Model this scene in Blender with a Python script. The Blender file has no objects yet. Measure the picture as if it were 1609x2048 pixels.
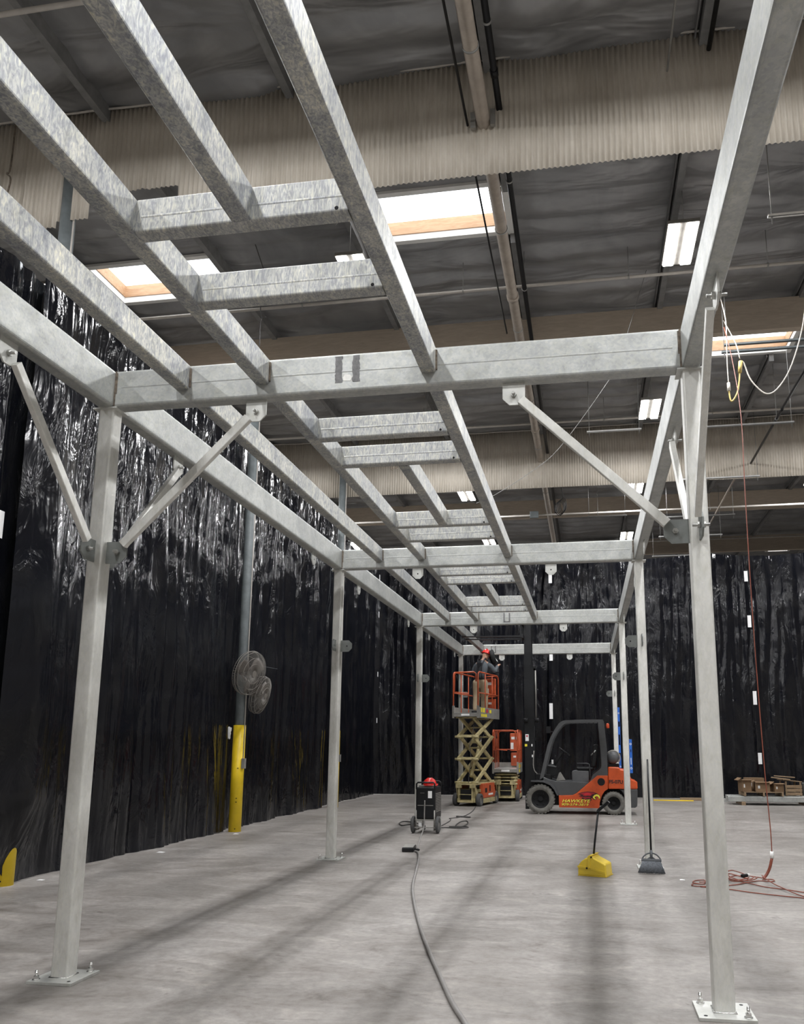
import bpy, bmesh, math, random
from math import pi, sin, cos, radians as rad
from mathutils import Vector, Matrix, noise

random.seed(7)
scn = bpy.context.scene
COL = scn.collection

# ---------------------------------------------------------------- camera
F_PX, IMG_W = 1613.01, 1609.0
PITCH, YAW, ROLL = 0.180024, 0.160447, 0.0026686
cam_d = bpy.data.cameras.new('camera')
cam = bpy.data.objects.new('camera', cam_d)
COL.objects.link(cam)
cy_, sy_, cp_, sp_ = cos(YAW), sin(YAW), cos(PITCH), sin(PITCH)
fwd = Vector((-sy_*cp_, cy_*cp_, sp_))
rgt0 = Vector((cy_, sy_, 0))
up0 = rgt0.cross(fwd)
rgt = cos(ROLL)*rgt0 + sin(ROLL)*up0
upv = -sin(ROLL)*rgt0 + cos(ROLL)*up0
m3 = Matrix((rgt, upv, -fwd)).transposed()
cam.matrix_world = Matrix.Translation((0, 0, 1.64)) @ m3.to_4x4()
cam_d.sensor_fit = 'HORIZONTAL'
cam_d.sensor_width = 36.0
cam_d.lens = 36.0*F_PX/IMG_W
cam_d.shift_x = -108.26/IMG_W
cam_d.shift_y = 170.67/IMG_W
cam_d.clip_start = 0.05
cam_d.clip_end = 200
scn.camera = cam

# ---------------------------------------------------------------- exposure, world, lamps
scn.view_settings.view_transform = 'Standard'
scn.view_settings.look = 'None'
scn.view_settings.exposure = 0.0
scn.view_settings.gamma = 1.0
scn.view_settings.use_curve_mapping = False
LAMP_W = 120.0          # watts of each of the two strips of a high bay fixture
SKY_E = 3.4            # brightness of the skylight domes
LAMP_COL = (0.98, 0.985, 1.0)
FIX_Z = 9.45
FIX_X = (-8.95, -3.65, 1.65, 6.95)
FIX_Y = (-6.6, -0.4, 5.8, 12.05, 18.55, 24.55, 30.5, 37.0)  # first row is added, unseen, to light faces turned to the camera

w = bpy.data.worlds.new('world')
scn.world = w
w.use_nodes = True
w.node_tree.nodes['Background'].inputs[0].default_value = (0.75, 0.85, 1.0, 1)
w.node_tree.nodes['Background'].inputs[1].default_value = 0.9

# ---------------------------------------------------------------- materials
MATS = {}
def node_mat(name):
    m = bpy.data.materials.new(name)
    m.use_nodes = True
    nt = m.node_tree
    b = nt.nodes['Principled BSDF']
    MATS[name] = m
    return m, nt, b
def N(nt, t, **kw):
    n = nt.nodes.new(t)
    for k, v in kw.items():
        if k.startswith('i_'):
            n.inputs[k[2:].replace('_', ' ')].default_value = v
        else:
            setattr(n, k, v)
    return n
def coords(nt, scale=(1, 1, 1), rnd=True):
    tc = N(nt, 'ShaderNodeTexCoord')
    mp = N(nt, 'ShaderNodeMapping')
    mp.inputs['Scale'].default_value = scale
    nt.links.new(tc.outputs['Object'], mp.inputs['Vector'])
    if rnd:
        oi = N(nt, 'ShaderNodeObjectInfo')
        ml = N(nt, 'ShaderNodeMath', operation='MULTIPLY')
        ml.inputs[1].default_value = 37.0
        nt.links.new(oi.outputs['Random'], ml.inputs[0])
        nt.links.new(ml.outputs[0], mp.inputs['Location'])
    return mp.outputs['Vector']
def ramp(nt, src, stops):
    r = N(nt, 'ShaderNodeValToRGB')
    el = r.color_ramp.elements
    while len(el) < len(stops):
        el.new(0.5)
    for e, (p, c) in zip(el, stops):
        e.position = p
        e.color = (c[0], c[1], c[2], 1) if len(c) == 3 else c
    nt.links.new(src, r.inputs[0])
    return r.outputs[0]
def mixc(nt, f, a, b, mode='MIX'):
    n = N(nt, 'ShaderNodeMix', data_type='RGBA', blend_type=mode)
    if isinstance(f, (int, float)):
        n.inputs[0].default_value = f
    else:
        nt.links.new(f, n.inputs[0])
    for s, i in ((a, 6), (b, 7)):
        if isinstance(s, tuple):
            n.inputs[i].default_value = (s[0], s[1], s[2], 1)
        else:
            nt.links.new(s, n.inputs[i])
    return n.outputs[2]
def noise_t(nt, vec, scale, detail=4, rough=0.55, dist=0.0):
    n = N(nt, 'ShaderNodeTexNoise')
    n.inputs['Scale'].default_value = scale
    n.inputs['Detail'].default_value = detail
    n.inputs['Roughness'].default_value = rough
    n.inputs['Distortion'].default_value = dist
    nt.links.new(vec, n.inputs['Vector'])
    return n.outputs['Fac']
def bump(nt, b, h, strength=0.2, dist=0.01):
    n = N(nt, 'ShaderNodeBump')
    n.inputs['Strength'].default_value = strength
    n.inputs['Distance'].default_value = dist
    nt.links.new(h, n.inputs['Height'])
    nt.links.new(n.outputs[0], b.inputs['Normal'])
def simple(name, col, rough=0.5, metal=0.0, var=0.12, scale=6.0, bmp=0.0, bscale=40, spec=0.5):
    """plain paint / plastic / rubber with a slight procedural mottling"""
    m, nt, b = node_mat(name)
    v = coords(nt)
    f = noise_t(nt, v, scale, 5, 0.6)
    lo = tuple(c*(1-var) for c in col)
    hi = tuple(min(1, c*(1+var)) for c in col)
    nt.links.new(ramp(nt, f, [(0.3, lo), (0.7, hi)]), b.inputs['Base Color'])
    b.inputs['Roughness'].default_value = rough
    b.inputs['Metallic'].default_value = metal
    b.inputs['Specular IOR Level'].default_value = spec
    if bmp:
        bump(nt, b, noise_t(nt, v, bscale, 4), bmp, 0.01)
    return m

def galv(name, lo, hi, stretch=(1, 1, 1), spang=0.35, metal=0.55, rough=(0.36, 0.56), streak=0):
    m, nt, b = node_mat(name)
    v = coords(nt, stretch)
    vo = N(nt, 'ShaderNodeTexVoronoi', feature='F1')
    vo.inputs['Scale'].default_value = 60
    nt.links.new(v, vo.inputs['Vector'])
    sep = N(nt, 'ShaderNodeSeparateColor')
    nt.links.new(vo.outputs['Color'], sep.inputs[0])
    big = noise_t(nt, v, 2.2, 6, 0.65, 0.8)
    med = noise_t(nt, v, 11, 5, 0.6, 0.5)
    base = ramp(nt, big, [(0.28, lo), (0.5, tuple((a+c)/2 for a, c in zip(lo, hi))), (0.72, hi)])
    spg = ramp(nt, sep.outputs[0], [(0.0, (0.62, 0.64, 0.70)), (0.6, (1, 1, 0.98)), (1.0, (1.18, 1.16, 1.02))])
    c1 = mixc(nt, spang, base, spg, 'MULTIPLY')
    stain = ramp(nt, med, [(0.42, (1, 1, 1)), (0.62, (0.90, 0.90, 0.88)), (0.75, (0.78, 0.77, 0.72))])
    c2 = mixc(nt, 0.8, c1, stain, 'MULTIPLY')
    if streak:
        fine = noise_t(nt, v, 24, 4, 0.6, 1.5)
        c2 = mixc(nt, 0.85, c2, ramp(nt, fine, [(0.40, (0.60, 0.62, 0.68)), (0.55, (1, 1, 1)), (0.68, (1.25, 1.22, 1.08))]), 'MULTIPLY')
    nt.links.new(c2, b.inputs['Base Color'])
    b.inputs['Metallic'].default_value = metal
    rr = N(nt, 'ShaderNodeMapRange')
    rr.inputs['To Min'].default_value = rough[0]
    rr.inputs['To Max'].default_value = rough[1]
    nt.links.new(med, rr.inputs['Value'])
    nt.links.new(rr.outputs[0], b.inputs['Roughness'])
    bump(nt, b, med, 0.12, 0.004)
    return m
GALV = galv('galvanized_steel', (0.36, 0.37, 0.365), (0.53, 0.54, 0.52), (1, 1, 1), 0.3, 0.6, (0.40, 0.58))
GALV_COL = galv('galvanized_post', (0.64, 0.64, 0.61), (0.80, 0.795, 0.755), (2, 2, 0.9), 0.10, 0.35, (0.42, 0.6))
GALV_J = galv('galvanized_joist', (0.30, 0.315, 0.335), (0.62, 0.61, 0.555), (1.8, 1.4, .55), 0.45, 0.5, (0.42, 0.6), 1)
GALV_H = galv('galvanized_header', (0.38, 0.385, 0.375), (0.56, 0.56, 0.535), (2.2, 1, .5), 0.35, 0.45, (0.46, 0.62), 1)
PLATE = galv('plate_steel', (0.15, 0.16, 0.155), (0.22, 0.235, 0.225), (1, 1, 1), 0.05, 0.1, (0.55, 0.7))
LUG = galv('lug_steel', (0.52, 0.53, 0.51), (0.66, 0.66, 0.63), (1, 1, 1), 0.1, 0.4, (0.42, 0.6))
BOLT = simple('bolt_zinc', (0.42, 0.42, 0.40), 0.35, 0.8)
BOLTB = simple('bolt_bright', (0.75, 0.75, 0.73), 0.25, 0.9)
BURN = simple('weld_burn', (0.16, 0.13, 0.10), 0.7, 0.1, 0.5, 30)
PATCH = simple('ground_patch', (0.17, 0.17, 0.17), 0.55, 0.3, 0.25, 40)
TAPEW = simple('white_tape', (0.82, 0.82, 0.82), 0.5, 0, 0.04)

# concrete
def concrete():
    m, nt, b = node_mat('concrete_floor')
    v = coords(nt, (1, 1, 1), False)
    v2 = coords(nt, (0.8, 1.5, 1), False)
    a = noise_t(nt, v, 0.5, 6, 0.62, 0.6)
    c = noise_t(nt, v2, 1.6, 8, 0.70, 1.3)
    d = noise_t(nt, v, 16, 5, 0.6)
    e = noise_t(nt, v, 90, 2, 0.5)
    base = ramp(nt, a, [(0.3, (0.198, 0.182, 0.167)), (0.5, (0.254, 0.237, 0.221)), (0.7, (0.296, 0.280, 0.265))])
    st = ramp(nt, c, [(0.30, (0.55, 0.53, 0.51)), (0.42, (0.85, 0.835, 0.82)), (0.53, (1.0, 1.0, 1.0)), (0.68, (1.30, 1.29, 1.27))])
    c1 = mixc(nt, 1.0, base, st, 'MULTIPLY')
    sp = ramp(nt, d, [(0.35, (0.84, 0.83, 0.82)), (0.52, (1, 1, 1)), (0.68, (1.12, 1.12, 1.11))])
    c2 = mixc(nt, 0.8, c1, sp, 'MULTIPLY')
    sp2 = ramp(nt, e, [(0.3, (0.95, 0.95, 0.95)), (0.6, (1.02, 1.02, 1.02))])
    c3 = mixc(nt, 0.8, c2, sp2, 'MULTIPLY')
    # scattered darker scuffs
    sc = noise_t(nt, v2, 5.5, 4, 0.5, 1.6)
    scr = ramp(nt, sc, [(0.64, (0, 0, 0)), (0.74, (0.6, 0.6, 0.6))])
    c4 = mixc(nt, scr, c3, (0.125, 0.11, 0.10))
    nt.links.new(c4, b.inputs['Base Color'])
    rr = N(nt, 'ShaderNodeMapRange')
    rr.inputs['To Min'].default_value = 0.42
    rr.inputs['To Max'].default_value = 0.66
    nt.links.new(c, rr.inputs['Value'])
    nt.links.new(rr.outputs[0], b.inputs['Roughness'])
    b.inputs['Specular IOR Level'].default_value = 0.35
    bump(nt, b, d, 0.06, 0.01)
    return m
CONC = concrete()

def plastic_sheet():
    m, nt, b = node_mat('black_sheeting')
    v = coords(nt, (1, 1, 0.07))
    v2 = coords(nt, (1, 1, 0.45))
    a = noise_t(nt, v, 2.6, 3, 0.42, 0.5)
    c = noise_t(nt, v2, 3.2, 4, 0.5, 0.9)
    ad = N(nt, 'ShaderNodeMath', operation='MULTIPLY_ADD')
    nt.links.new(c, ad.inputs[0]); ad.inputs[1].default_value = 0.30
    nt.links.new(a, ad.inputs[2])
    dust = ramp(nt, c, [(0.45, (0.005, 0.0055, 0.008)), (0.75, (0.013, 0.013, 0.014))])
    nt.links.new(dust, b.inputs['Base Color'])
    b.inputs['Roughness'].default_value = 0.15
    b.inputs['Specular IOR Level'].default_value = 0.36
    bump(nt, b, ad.outputs[0], 0.5, 0.22)
    return m
SHEET = plastic_sheet()

def foil():
    m, nt, b = node_mat('roof_insulation')
    v = coords(nt, (1, 1, 1), False)
    a = noise_t(nt, v, 0.9, 5, 0.6, 0.8)
    c = noise_t(nt, coords(nt, (0.4, 1.2, 1), False), 1.3, 3, 0.45, 0.8)
    col = ramp(nt, a, [(0.3, (0.225, 0.227, 0.232)), (0.7, (0.375, 0.378, 0.384))])
    nt.links.new(col, b.inputs['Base Color'])
    b.inputs['Roughness'].default_value = 0.38
    b.inputs['Metallic'].default_value = 0.35
    bump(nt, b, c, 0.8, 0.2)
    return m
FOIL = foil()
FOILD = simple('purlin_wrap', (0.21, 0.21, 0.21), 0.6, 0, 0.2)
def corr():
    m, nt, b = node_mat('corrugated_panel')
    v = coords(nt, (1, 1, 0.25), False)
    a = noise_t(nt, v, 1.3, 6, 0.6, 0.4)
    col = ramp(nt, a, [(0.3, (0.50, 0.455, 0.385)), (0.7, (0.66, 0.61, 0.53))])
    st = ramp(nt, noise_t(nt, v, 9, 5, 0.7), [(0.35, (0.82, 0.80, 0.77)), (0.6, (1, 1, 1))])
    nt.links.new(mixc(nt, 0.7, col, st, 'MULTIPLY'), b.inputs['Base Color'])
    b.inputs['Roughness'].default_value = 0.6
    return m
CORR = corr()
def wood(name, c0, c1, axis=(1, 6, 6), sc=3.0):
    m, nt, b = node_mat(name)
    v = coords(nt, axis)
    a = noise_t(nt, v, sc, 6, 0.6, 1.0)
    nt.links.new(ramp(nt, a, [(0.3, c0), (0.7, c1)]), b.inputs['Base Color'])
    b.inputs['Roughness'].default_value = 0.6
    return m
GLULAM = wood('glulam_paint', (0.46, 0.39, 0.31), (0.58, 0.50, 0.41))
PINE = wood('pine_curb', (0.46, 0.27, 0.145), (0.62, 0.41, 0.25))
CRATE = wood('pallet_wood', (0.19, 0.125, 0.07), (0.33, 0.235, 0.145))
CARD = simple('cardboard', (0.20, 0.125, 0.068), 0.75, 0, 0.15)
WHITEP = simple('white_paint', (0.86, 0.86, 0.84), 0.5, 0, 0.04)
WALLP = simple('wall_paint', (0.32, 0.30, 0.27), 0.8, 0, 0.1, 1)
PIPEC = simple('pipe_beige', (0.36, 0.31, 0.26), 0.55, 0, 0.15)
PIPEW = simple('pipe_pale', (0.52, 0.49, 0.45), 0.5, 0, 0.1)
BLACKP = simple('black_paint', (0.007, 0.0075, 0.009), 0.40, 0.0, 0.2, spec=0.3)
BLACKM = simple('black_matte', (0.009, 0.009, 0.010), 0.7, spec=0.3)
COLG = simple('column_grey', (0.155, 0.175, 0.18), 0.5, 0.0, 0.2)
YEL = simple('safety_yellow', (0.85, 0.60, 0.02), 0.42, 0, 0.06)
YELP = simple('yellow_plastic', (0.80, 0.58, 0.05), 0.35, 0, 0.06)
ORANGE = simple('forklift_orange', (0.56, 0.082, 0.018), 0.28, 0, 0.14)
ORANGE2 = simple('lift_orange', (0.48, 0.085, 0.028), 0.42, 0, 0.25)
DGREY = simple('dark_grey_paint', (0.062, 0.064, 0.067), 0.38, 0, 0.1)
SEATM = simple('seat_vinyl', (0.10, 0.103, 0.107), 0.5)
TYRE = simple('grey_tyre', (0.15, 0.145, 0.13), 0.85, 0, 0.3, 12)
TYRED = simple('dark_tyre', (0.07, 0.07, 0.07), 0.85, 0, 0.2, 20)
CREAM = simple('lift_cream', (0.44, 0.375, 0.195), 0.5, 0, 0.35, 8)
LGREY = simple('light_grey_metal', (0.27, 0.26, 0.24), 0.5, 0.3, 0.2)
SILV = simple('silver_edge', (0.75, 0.75, 0.73), 0.3, 0.7, 0.05)
REDP = simple('red_plastic', (0.72, 0.025, 0.02), 0.28, 0, 0.05)
BLUE = simple('blue_cover', (0.02, 0.13, 0.55), 0.35, 0, 0.1)
STICK = simple('sticker_white', (0.80, 0.80, 0.79), 0.5, 0, 0.03)
STICKY = simple('sticker_yellow', (0.80, 0.68, 0.04), 0.5, 0, 0.03)
STICKR = simple('sticker_red', (0.45, 0.03, 0.06), 0.5, 0, 0.03)
HAWKR = simple('emblem_red', (0.33, 0.012, 0.02), 0.4, 0, 0.05)
HAWKD = simple('emblem_dark', (0.035, 0.005, 0.008), 0.4, 0, 0.05)
HAWKB = simple('emblem_bright_red', (0.62, 0.02, 0.035), 0.4, 0, 0.05)
LETY = simple('lettering_yellow', (0.92, 0.78, 0.08), 0.4, 0, 0.03)
LETD = simple('lettering_dark', (0.012, 0.012, 0.012), 0.5, 0, 0.03)
CABLE = simple('rubber_cable', (0.055, 0.052, 0.05), 0.6)
CABLEG = simple('grey_cable', (0.22, 0.21, 0.20), 0.55)
CORDO = simple('orange_cord', (0.22, 0.058, 0.034), 0.5, 0, 0.2, 30)
CORDY = simple('yellow_cord', (0.62, 0.47, 0.16), 0.5)
CORDW = simple('white_cord', (0.62, 0.58, 0.52), 0.5)
BRIST = simple('grey_bristles', (0.115, 0.125, 0.14), 0.8, 0, 0.4, 60)
BRD = simple('broom_grey', (0.06, 0.067, 0.075), 0.5)
ROD = simple('threaded_rod', (0.34, 0.34, 0.33), 0.5, 0.3)
STRUT = simple('strut_metal', (0.48, 0.48, 0.47), 0.5, 0.3)
FANM = simple('fan_wire', (0.20, 0.185, 0.165), 0.5, 0.2)
FANB = simple('fan_blade', (0.16, 0.14, 0.125), 0.5, 0.2)
SKIN = simple('skin', (0.45, 0.25, 0.17), 0.55, 0, 0.05)
SHIRT = simple('grey_shirt', (0.075, 0.088, 0.10), 0.85, 0, 0.15)
KHAKI = simple('khaki_cloth', (0.30, 0.235, 0.15), 0.85, 0, 0.15)
BOOT = simple('boot_leather', (0.05, 0.04, 0.03), 0.6)
HARN = simple('harness_black', (0.015, 0.017, 0.022), 0.7)

def emis(name, col, e):
    m, nt, b = node_mat(name)
    b.inputs['Base Color'].default_value = (*col, 1)
    b.inputs['Emission Color'].default_value = (*col, 1)
    b.inputs['Emission Strength'].default_value = e
    v = coords(nt)
    f = noise_t(nt, v, 1.2, 2)
    r = N(nt, 'ShaderNodeMapRange')
    r.inputs['To Min'].default_value = e*0.85
    r.inputs['To Max'].default_value = e*1.15
    nt.links.new(f, r.inputs['Value'])
    nt.links.new(r.outputs[0], b.inputs['Emission Strength'])
    return m
SKYP = emis('skylight_dome', (0.90, 0.95, 1.0), SKY_E)
LEDP = emis('led_lens', (1.0, 0.98, 0.96), 26.0)

# ---------------------------------------------------------------- mesh helpers
class MB:
    def __init__(s):
        s.v, s.f, s.sm = [], [], []
    def add(s, vs, fs, smooth=False):
        o = len(s.v)
        s.v += [Vector(p) for p in vs]
        s.f += [[i+o for i in f] for f in fs]
        s.sm += [smooth]*len(fs)
        return s
    def box(s, c, d, R=None):
        c = Vector(c)
        hx, hy, hz = d[0]/2, d[1]/2, d[2]/2
        vs = [Vector((x, y, z)) for z in (-hz, hz) for y in (-hy, hy) for x in (-hx, hx)]
        if R is not None:
            vs = [R @ p for p in vs]
        vs = [p+c for p in vs]
        return s.add(vs, [(0, 2, 3, 1), (4, 5, 7, 6), (0, 1, 5, 4), (2, 6, 7, 3), (0, 4, 6, 2), (1, 3, 7, 5)])
    def bx(s, x0, x1, y0, y1, z0, z1):
        return s.box(((x0+x1)/2, (y0+y1)/2, (z0+z1)/2), (abs(x1-x0), abs(y1-y0), abs(z1-z0)))
    def prism(s, p0, p1, prof, up=(0, 0, 1), smooth=False):
        """profile [(a,b)] swept from p0 to p1; b runs along up"""
        p0, p1 = Vector(p0), Vector(p1)
        d = (p1-p0).normalized()
        u = Vector(up)
        u = (u - d*u.dot(d)).normalized()
        r = d.cross(u)
        n = len(prof)
        vs = [p + r*a + u*b for p in (p0, p1) for a, b in prof]
        fs = [(i, (i+1) % n, n+(i+1) % n, n+i) for i in range(n)]
        s.add(vs, fs, smooth)
        s.add(vs, [tuple(range(n))[::-1], tuple(range(n, 2*n))])
        return s
    def rbeam(s, p0, p1, w, h, r=0.02, up=(0, 0, 1)):
        prof = []
        for cx, cy, a0 in ((w/2-r, h/2-r, 0), (-w/2+r, h/2-r, 90), (-w/2+r, -h/2+r, 180), (w/2-r, -h/2+r, 270)):
            for k in range(4):
                a = rad(a0+30*k)
                prof.append((cx+r*cos(a), cy+r*sin(a)))
        return s.prism(p0, p1, prof, up)
    def cyl(s, p0, p1, r, n=12, r2=None, smooth=True):
        p0, p1 = Vector(p0), Vector(p1)
        r2 = r if r2 is None else r2
        d = (p1-p0).normalized()
        u = Vector((0, 0, 1)) if abs(d.z) < 0.9 else Vector((1, 0, 0))
        u = (u-d*u.dot(d)).normalized()
        t = d.cross(u)
        vs = []
        for p, rr in ((p0, r), (p1, r2)):
            vs += [p+(t*cos(2*pi*i/n)+u*sin(2*pi*i/n))*rr for i in range(n)]
        s.add(vs, [(i, (i+1) % n, n+(i+1) % n, n+i) for i in range(n)], smooth)
        s.add(vs, [tuple(range(n))[::-1], tuple(range(n, 2*n))])
        return s
    def tube(s, pts, r, n=8, closed=False, sub=1):
        pts = [Vector(p) for p in pts]
        if sub > 1:
            pts = catmull(pts, sub, closed)
        k = len(pts)
        vs, prev = [], None
        for i, p in enumerate(pts):
            a = pts[(i-1) % k] if (closed or i > 0) else p
            b = pts[(i+1) % k] if (closed or i < k-1) else p
            d = (b-a)
            d = d.normalized() if d.length > 1e-9 else Vector((0, 0, 1))
            if prev is None:
                u = Vector((0, 0, 1)) if abs(d.z) < 0.9 else Vector((1, 0, 0))
            else:
                u = prev
            u = (u-d*u.dot(d))
            u = u.normalized() if u.length > 1e-6 else Vector((1, 0, 0))
            prev = u
            t = d.cross(u)
            vs += [p+(t*cos(2*pi*j/n)+u*sin(2*pi*j/n))*r for j in range(n)]
        fs = []
        for i in range(k if closed else k-1):
            o, q = i*n, ((i+1) % k)*n
            fs += [(o+j, o+(j+1) % n, q+(j+1) % n, q+j) for j in range(n)]
        s.add(vs, fs, True)
        if not closed:
            s.add(vs, [tuple(range(n))[::-1], tuple(range((k-1)*n, k*n))])
        return s
    def lathe(s, prof, c=(0, 0, 0), axis='z', n=32, smooth=True):
        """prof [(r, h)] revolved around axis through c"""
        c = Vector(c)
        vs = []
        for r, h in prof:
            for i in range(n):
                a = 2*pi*i/n
                p = (r*cos(a), r*sin(a), h)
                if axis == 'y':
                    p = (r*cos(a), h, r*sin(a))
                if axis == 'x':
                    p = (h, r*cos(a), r*sin(a))
                vs.append(c+Vector(p))
        fs = []
        for k in range(len(prof)-1):
            fs += [(k*n+i, k*n+(i+1) % n, (k+1)*n+(i+1) % n, (k+1)*n+i) for i in range(n)]
        return s.add(vs, fs, smooth)
    def slab(s, poly, y0, y1, plane='xz'):
        """2-D polygon extruded between y0 and y1 (or along the missing axis)"""
        def P(a, b, h):
            return {'xz': (a, h, b), 'yz': (h, a, b), 'xy': (a, b, h)}[plane]
        n = len(poly)
        vs = [P(a, b, h) for h in (y0, y1) for a, b in poly]
        s.add(vs, [(i, (i+1) % n, n+(i+1) % n, n+i) for i in range(n)])
        from mathutils.geometry import tessellate_polygon
        tr = tessellate_polygon([[Vector((a, b, 0)) for a, b in poly]])
        s.add(vs, [tuple(t) for t in tr] + [tuple(i+n for i in t[::-1]) for t in tr])
        return s
    def build(s, name, mat, parent=None, bevel=0.0, smooth_all=False):
        me = bpy.data.meshes.new(name)
        me.from_pydata([tuple(p) for p in s.v], [], s.f)
        me.materials.append(mat)
        me.polygons.foreach_set('use_smooth', [True]*len(s.f) if smooth_all else s.sm)
        bm = bmesh.new()
        bm.from_mesh(me)
        bmesh.ops.remove_doubles(bm, verts=bm.verts, dist=1e-5)
        bmesh.ops.recalc_face_normals(bm, faces=bm.faces)
        bm.to_mesh(me)
        bm.free()
        me.update()
        o = bpy.data.objects.new(name, me)
        COL.objects.link(o)
        if parent is not None:
            o.parent = parent
        if bevel:
            md = o.modifiers.new('edge', 'BEVEL')
            md.width = bevel
            md.segments = 2
            md.limit_method = 'ANGLE'
            md.angle_limit = rad(40)
        return o

def catmull(pts, sub, closed=False):
    out = []
    n = len(pts)
    for i in range(n if closed else n-1):
        p0 = pts[(i-1) % n] if (closed or i > 0) else pts[i]
        p1, p2 = pts[i], pts[(i+1) % n]
        p3 = pts[(i+2) % n] if (closed or i+2 < n) else p2
        for k in range(sub):
            t = k/sub
            out.append(0.5*((2*p1)+(p2-p0)*t+(2*p0-5*p1+4*p2-p3)*t*t+(3*p1-p0-3*p2+p3)*t**3))
    if not closed:
        out.append(pts[-1])
    return out

def tag(o, label=None, cat=None, group=None, kind=None):
    if label: o['label'] = label
    if cat: o['category'] = cat
    if group: o['group'] = group
    if kind: o['kind'] = kind
    return o
def thing(name, label, cat, loc=(0, 0, 0), rz=0.0, group=None):
    o = bpy.data.objects.new(name, None)
    o.empty_display_size = 0.2
    COL.objects.link(o)
    o.location = loc
    o.rotation_euler = (0, 0, rz)
    return tag(o, label, cat, group)
def text_mesh(name, body, mat, size, loc, parent, bold=0.0, shear=0.0, xs=1.0, ext=0.002, rot=(pi/2, 0, 0)):
    cu = bpy.data.curves.new(name, 'FONT')
    cu.body = body
    cu.size = size
    cu.align_x = 'CENTER'
    cu.align_y = 'CENTER'
    cu.offset = bold
    cu.shear = shear
    cu.extrude = ext
    t = bpy.data.objects.new(name, cu)
    COL.objects.link(t)
    dg = bpy.context.evaluated_depsgraph_get()
    me = bpy.data.meshes.new_from_object(t.evaluated_get(dg))
    bpy.data.objects.remove(t)
    me.materials.clear()
    me.materials.append(mat)
    o = bpy.data.objects.new(name, me)
    COL.objects.link(o)
    o.parent = parent
    o.location = loc
    o.rotation_euler = rot
    o.scale = (xs, 1, 1)
    return o
# ================================================================ SETTING
def struct(o):
    o['kind'] = 'structure'
    return o
RX0, RX1, RY0, RY1, CZ = -14.0, 16.0, -12.0, 46.0, 10.3
struct(MB().bx(RX0, RX1, RY0, RY1, -0.3, 0).build('floor', CONC))
struct(MB().bx(RX0-.3, RX0, RY0, RY1, -0.3, 11.4).build('wall_left', WALLP))
struct(MB().bx(RX1, RX1+.3, RY0, RY1, -0.3, 11.4).build('wall_right', WALLP))
struct(MB().bx(RX0, RX1, RY1, RY1+.3, -0.3, 11.4).build('wall_back', WALLP))
struct(MB().bx(RX0, RX1, RY0-.3, RY0, -0.3, 11.4).build('wall_front', WALLP))

SKYL = [(-3.5, -1.1, 11.2, 12.4), (-8.9, -6.5, 12.3, 13.5), (2.2, 4.6, 16.4, 17.6),
        (-10.1, -7.7, 28.8, 30.0), (8.2, 9.1, 36.1, 37.3), (-3.5, -1.1, 1.2, 2.4), (4.6, 7.0, 4.3, 5.5)]  # last two openings are added out of view for their light
def ceiling():
    mb = MB()
    dx, dy = 0.3, 0.1
    nx, ny = round((RX1-RX0)/dx), round((RY1-RY0)/dy)
    pts = []
    for j in range(ny+1):
        y = RY0+j*dy
        for i in range(nx+1):
            x = RX0+i*dx
            ph = (y*1.0/0.61) % 1.0
            jj = int(y/0.61+50)
            bx_ = ((x+6.34) / 2.65) % 1.0
            amp = 0.5+0.7*noise.noise(Vector((x*0.35, jj*3.7, 2.0)))
            sag = 0.19*amp*(sin(pi*ph)**0.7)*min(1, 6*min(bx_, 1-bx_)+0.15)
            sag += 0.03*noise.noise(Vector((x*0.8, y*1.5, 5)))
            edge = min([max(abs(x-(a+b)/2)-(b-a)/2, abs(y-(c+d)/2)-(d-c)/2) for a, b, c, d in SKYL])
            sag *= max(0, min(1, edge/0.3))
            pts.append((x, y, CZ-sag))
    fs = []
    for j in range(ny):
        for i in range(nx):
            xc, yc = RX0+(i+.5)*dx, RY0+(j+.5)*dy
            if any(a < xc < b and c < yc < d for a, b, c, d in SKYL):
                continue
            o = j*(nx+1)+i
            fs.append((o, o+1, o+nx+2, o+nx+1))
    mb.add(pts, fs, True)
    c = struct(mb.build('ceiling', FOIL))
    # purlins running the length of the hall, wrapped in the same vinyl
    x = -6.34-2.65*2
    while x < RX1:
        segs = [(RY0, RY1)]
        for a, b, c0, d0 in SKYL:
            if a-.1 < x < b+.1:
                new = []
                for s0, s1 in segs:
                    if s0 < c0 and d0 < s1:
                        new += [(s0, c0-.05), (d0+.05, s1)]
                    else:
                        new.append((s0, s1))
                segs = new
        for s0, s1 in segs:
            m = MB().bx(x-.05, x+.05, s0, s1, 10.06, 10.32)
            m.bx(x-.10, x-.085, s0, s1, 10.16, 10.3)
            m.build('purlin', FOILD, c)
        x += 2.65
    return c
CEIL = ceiling()
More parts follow.
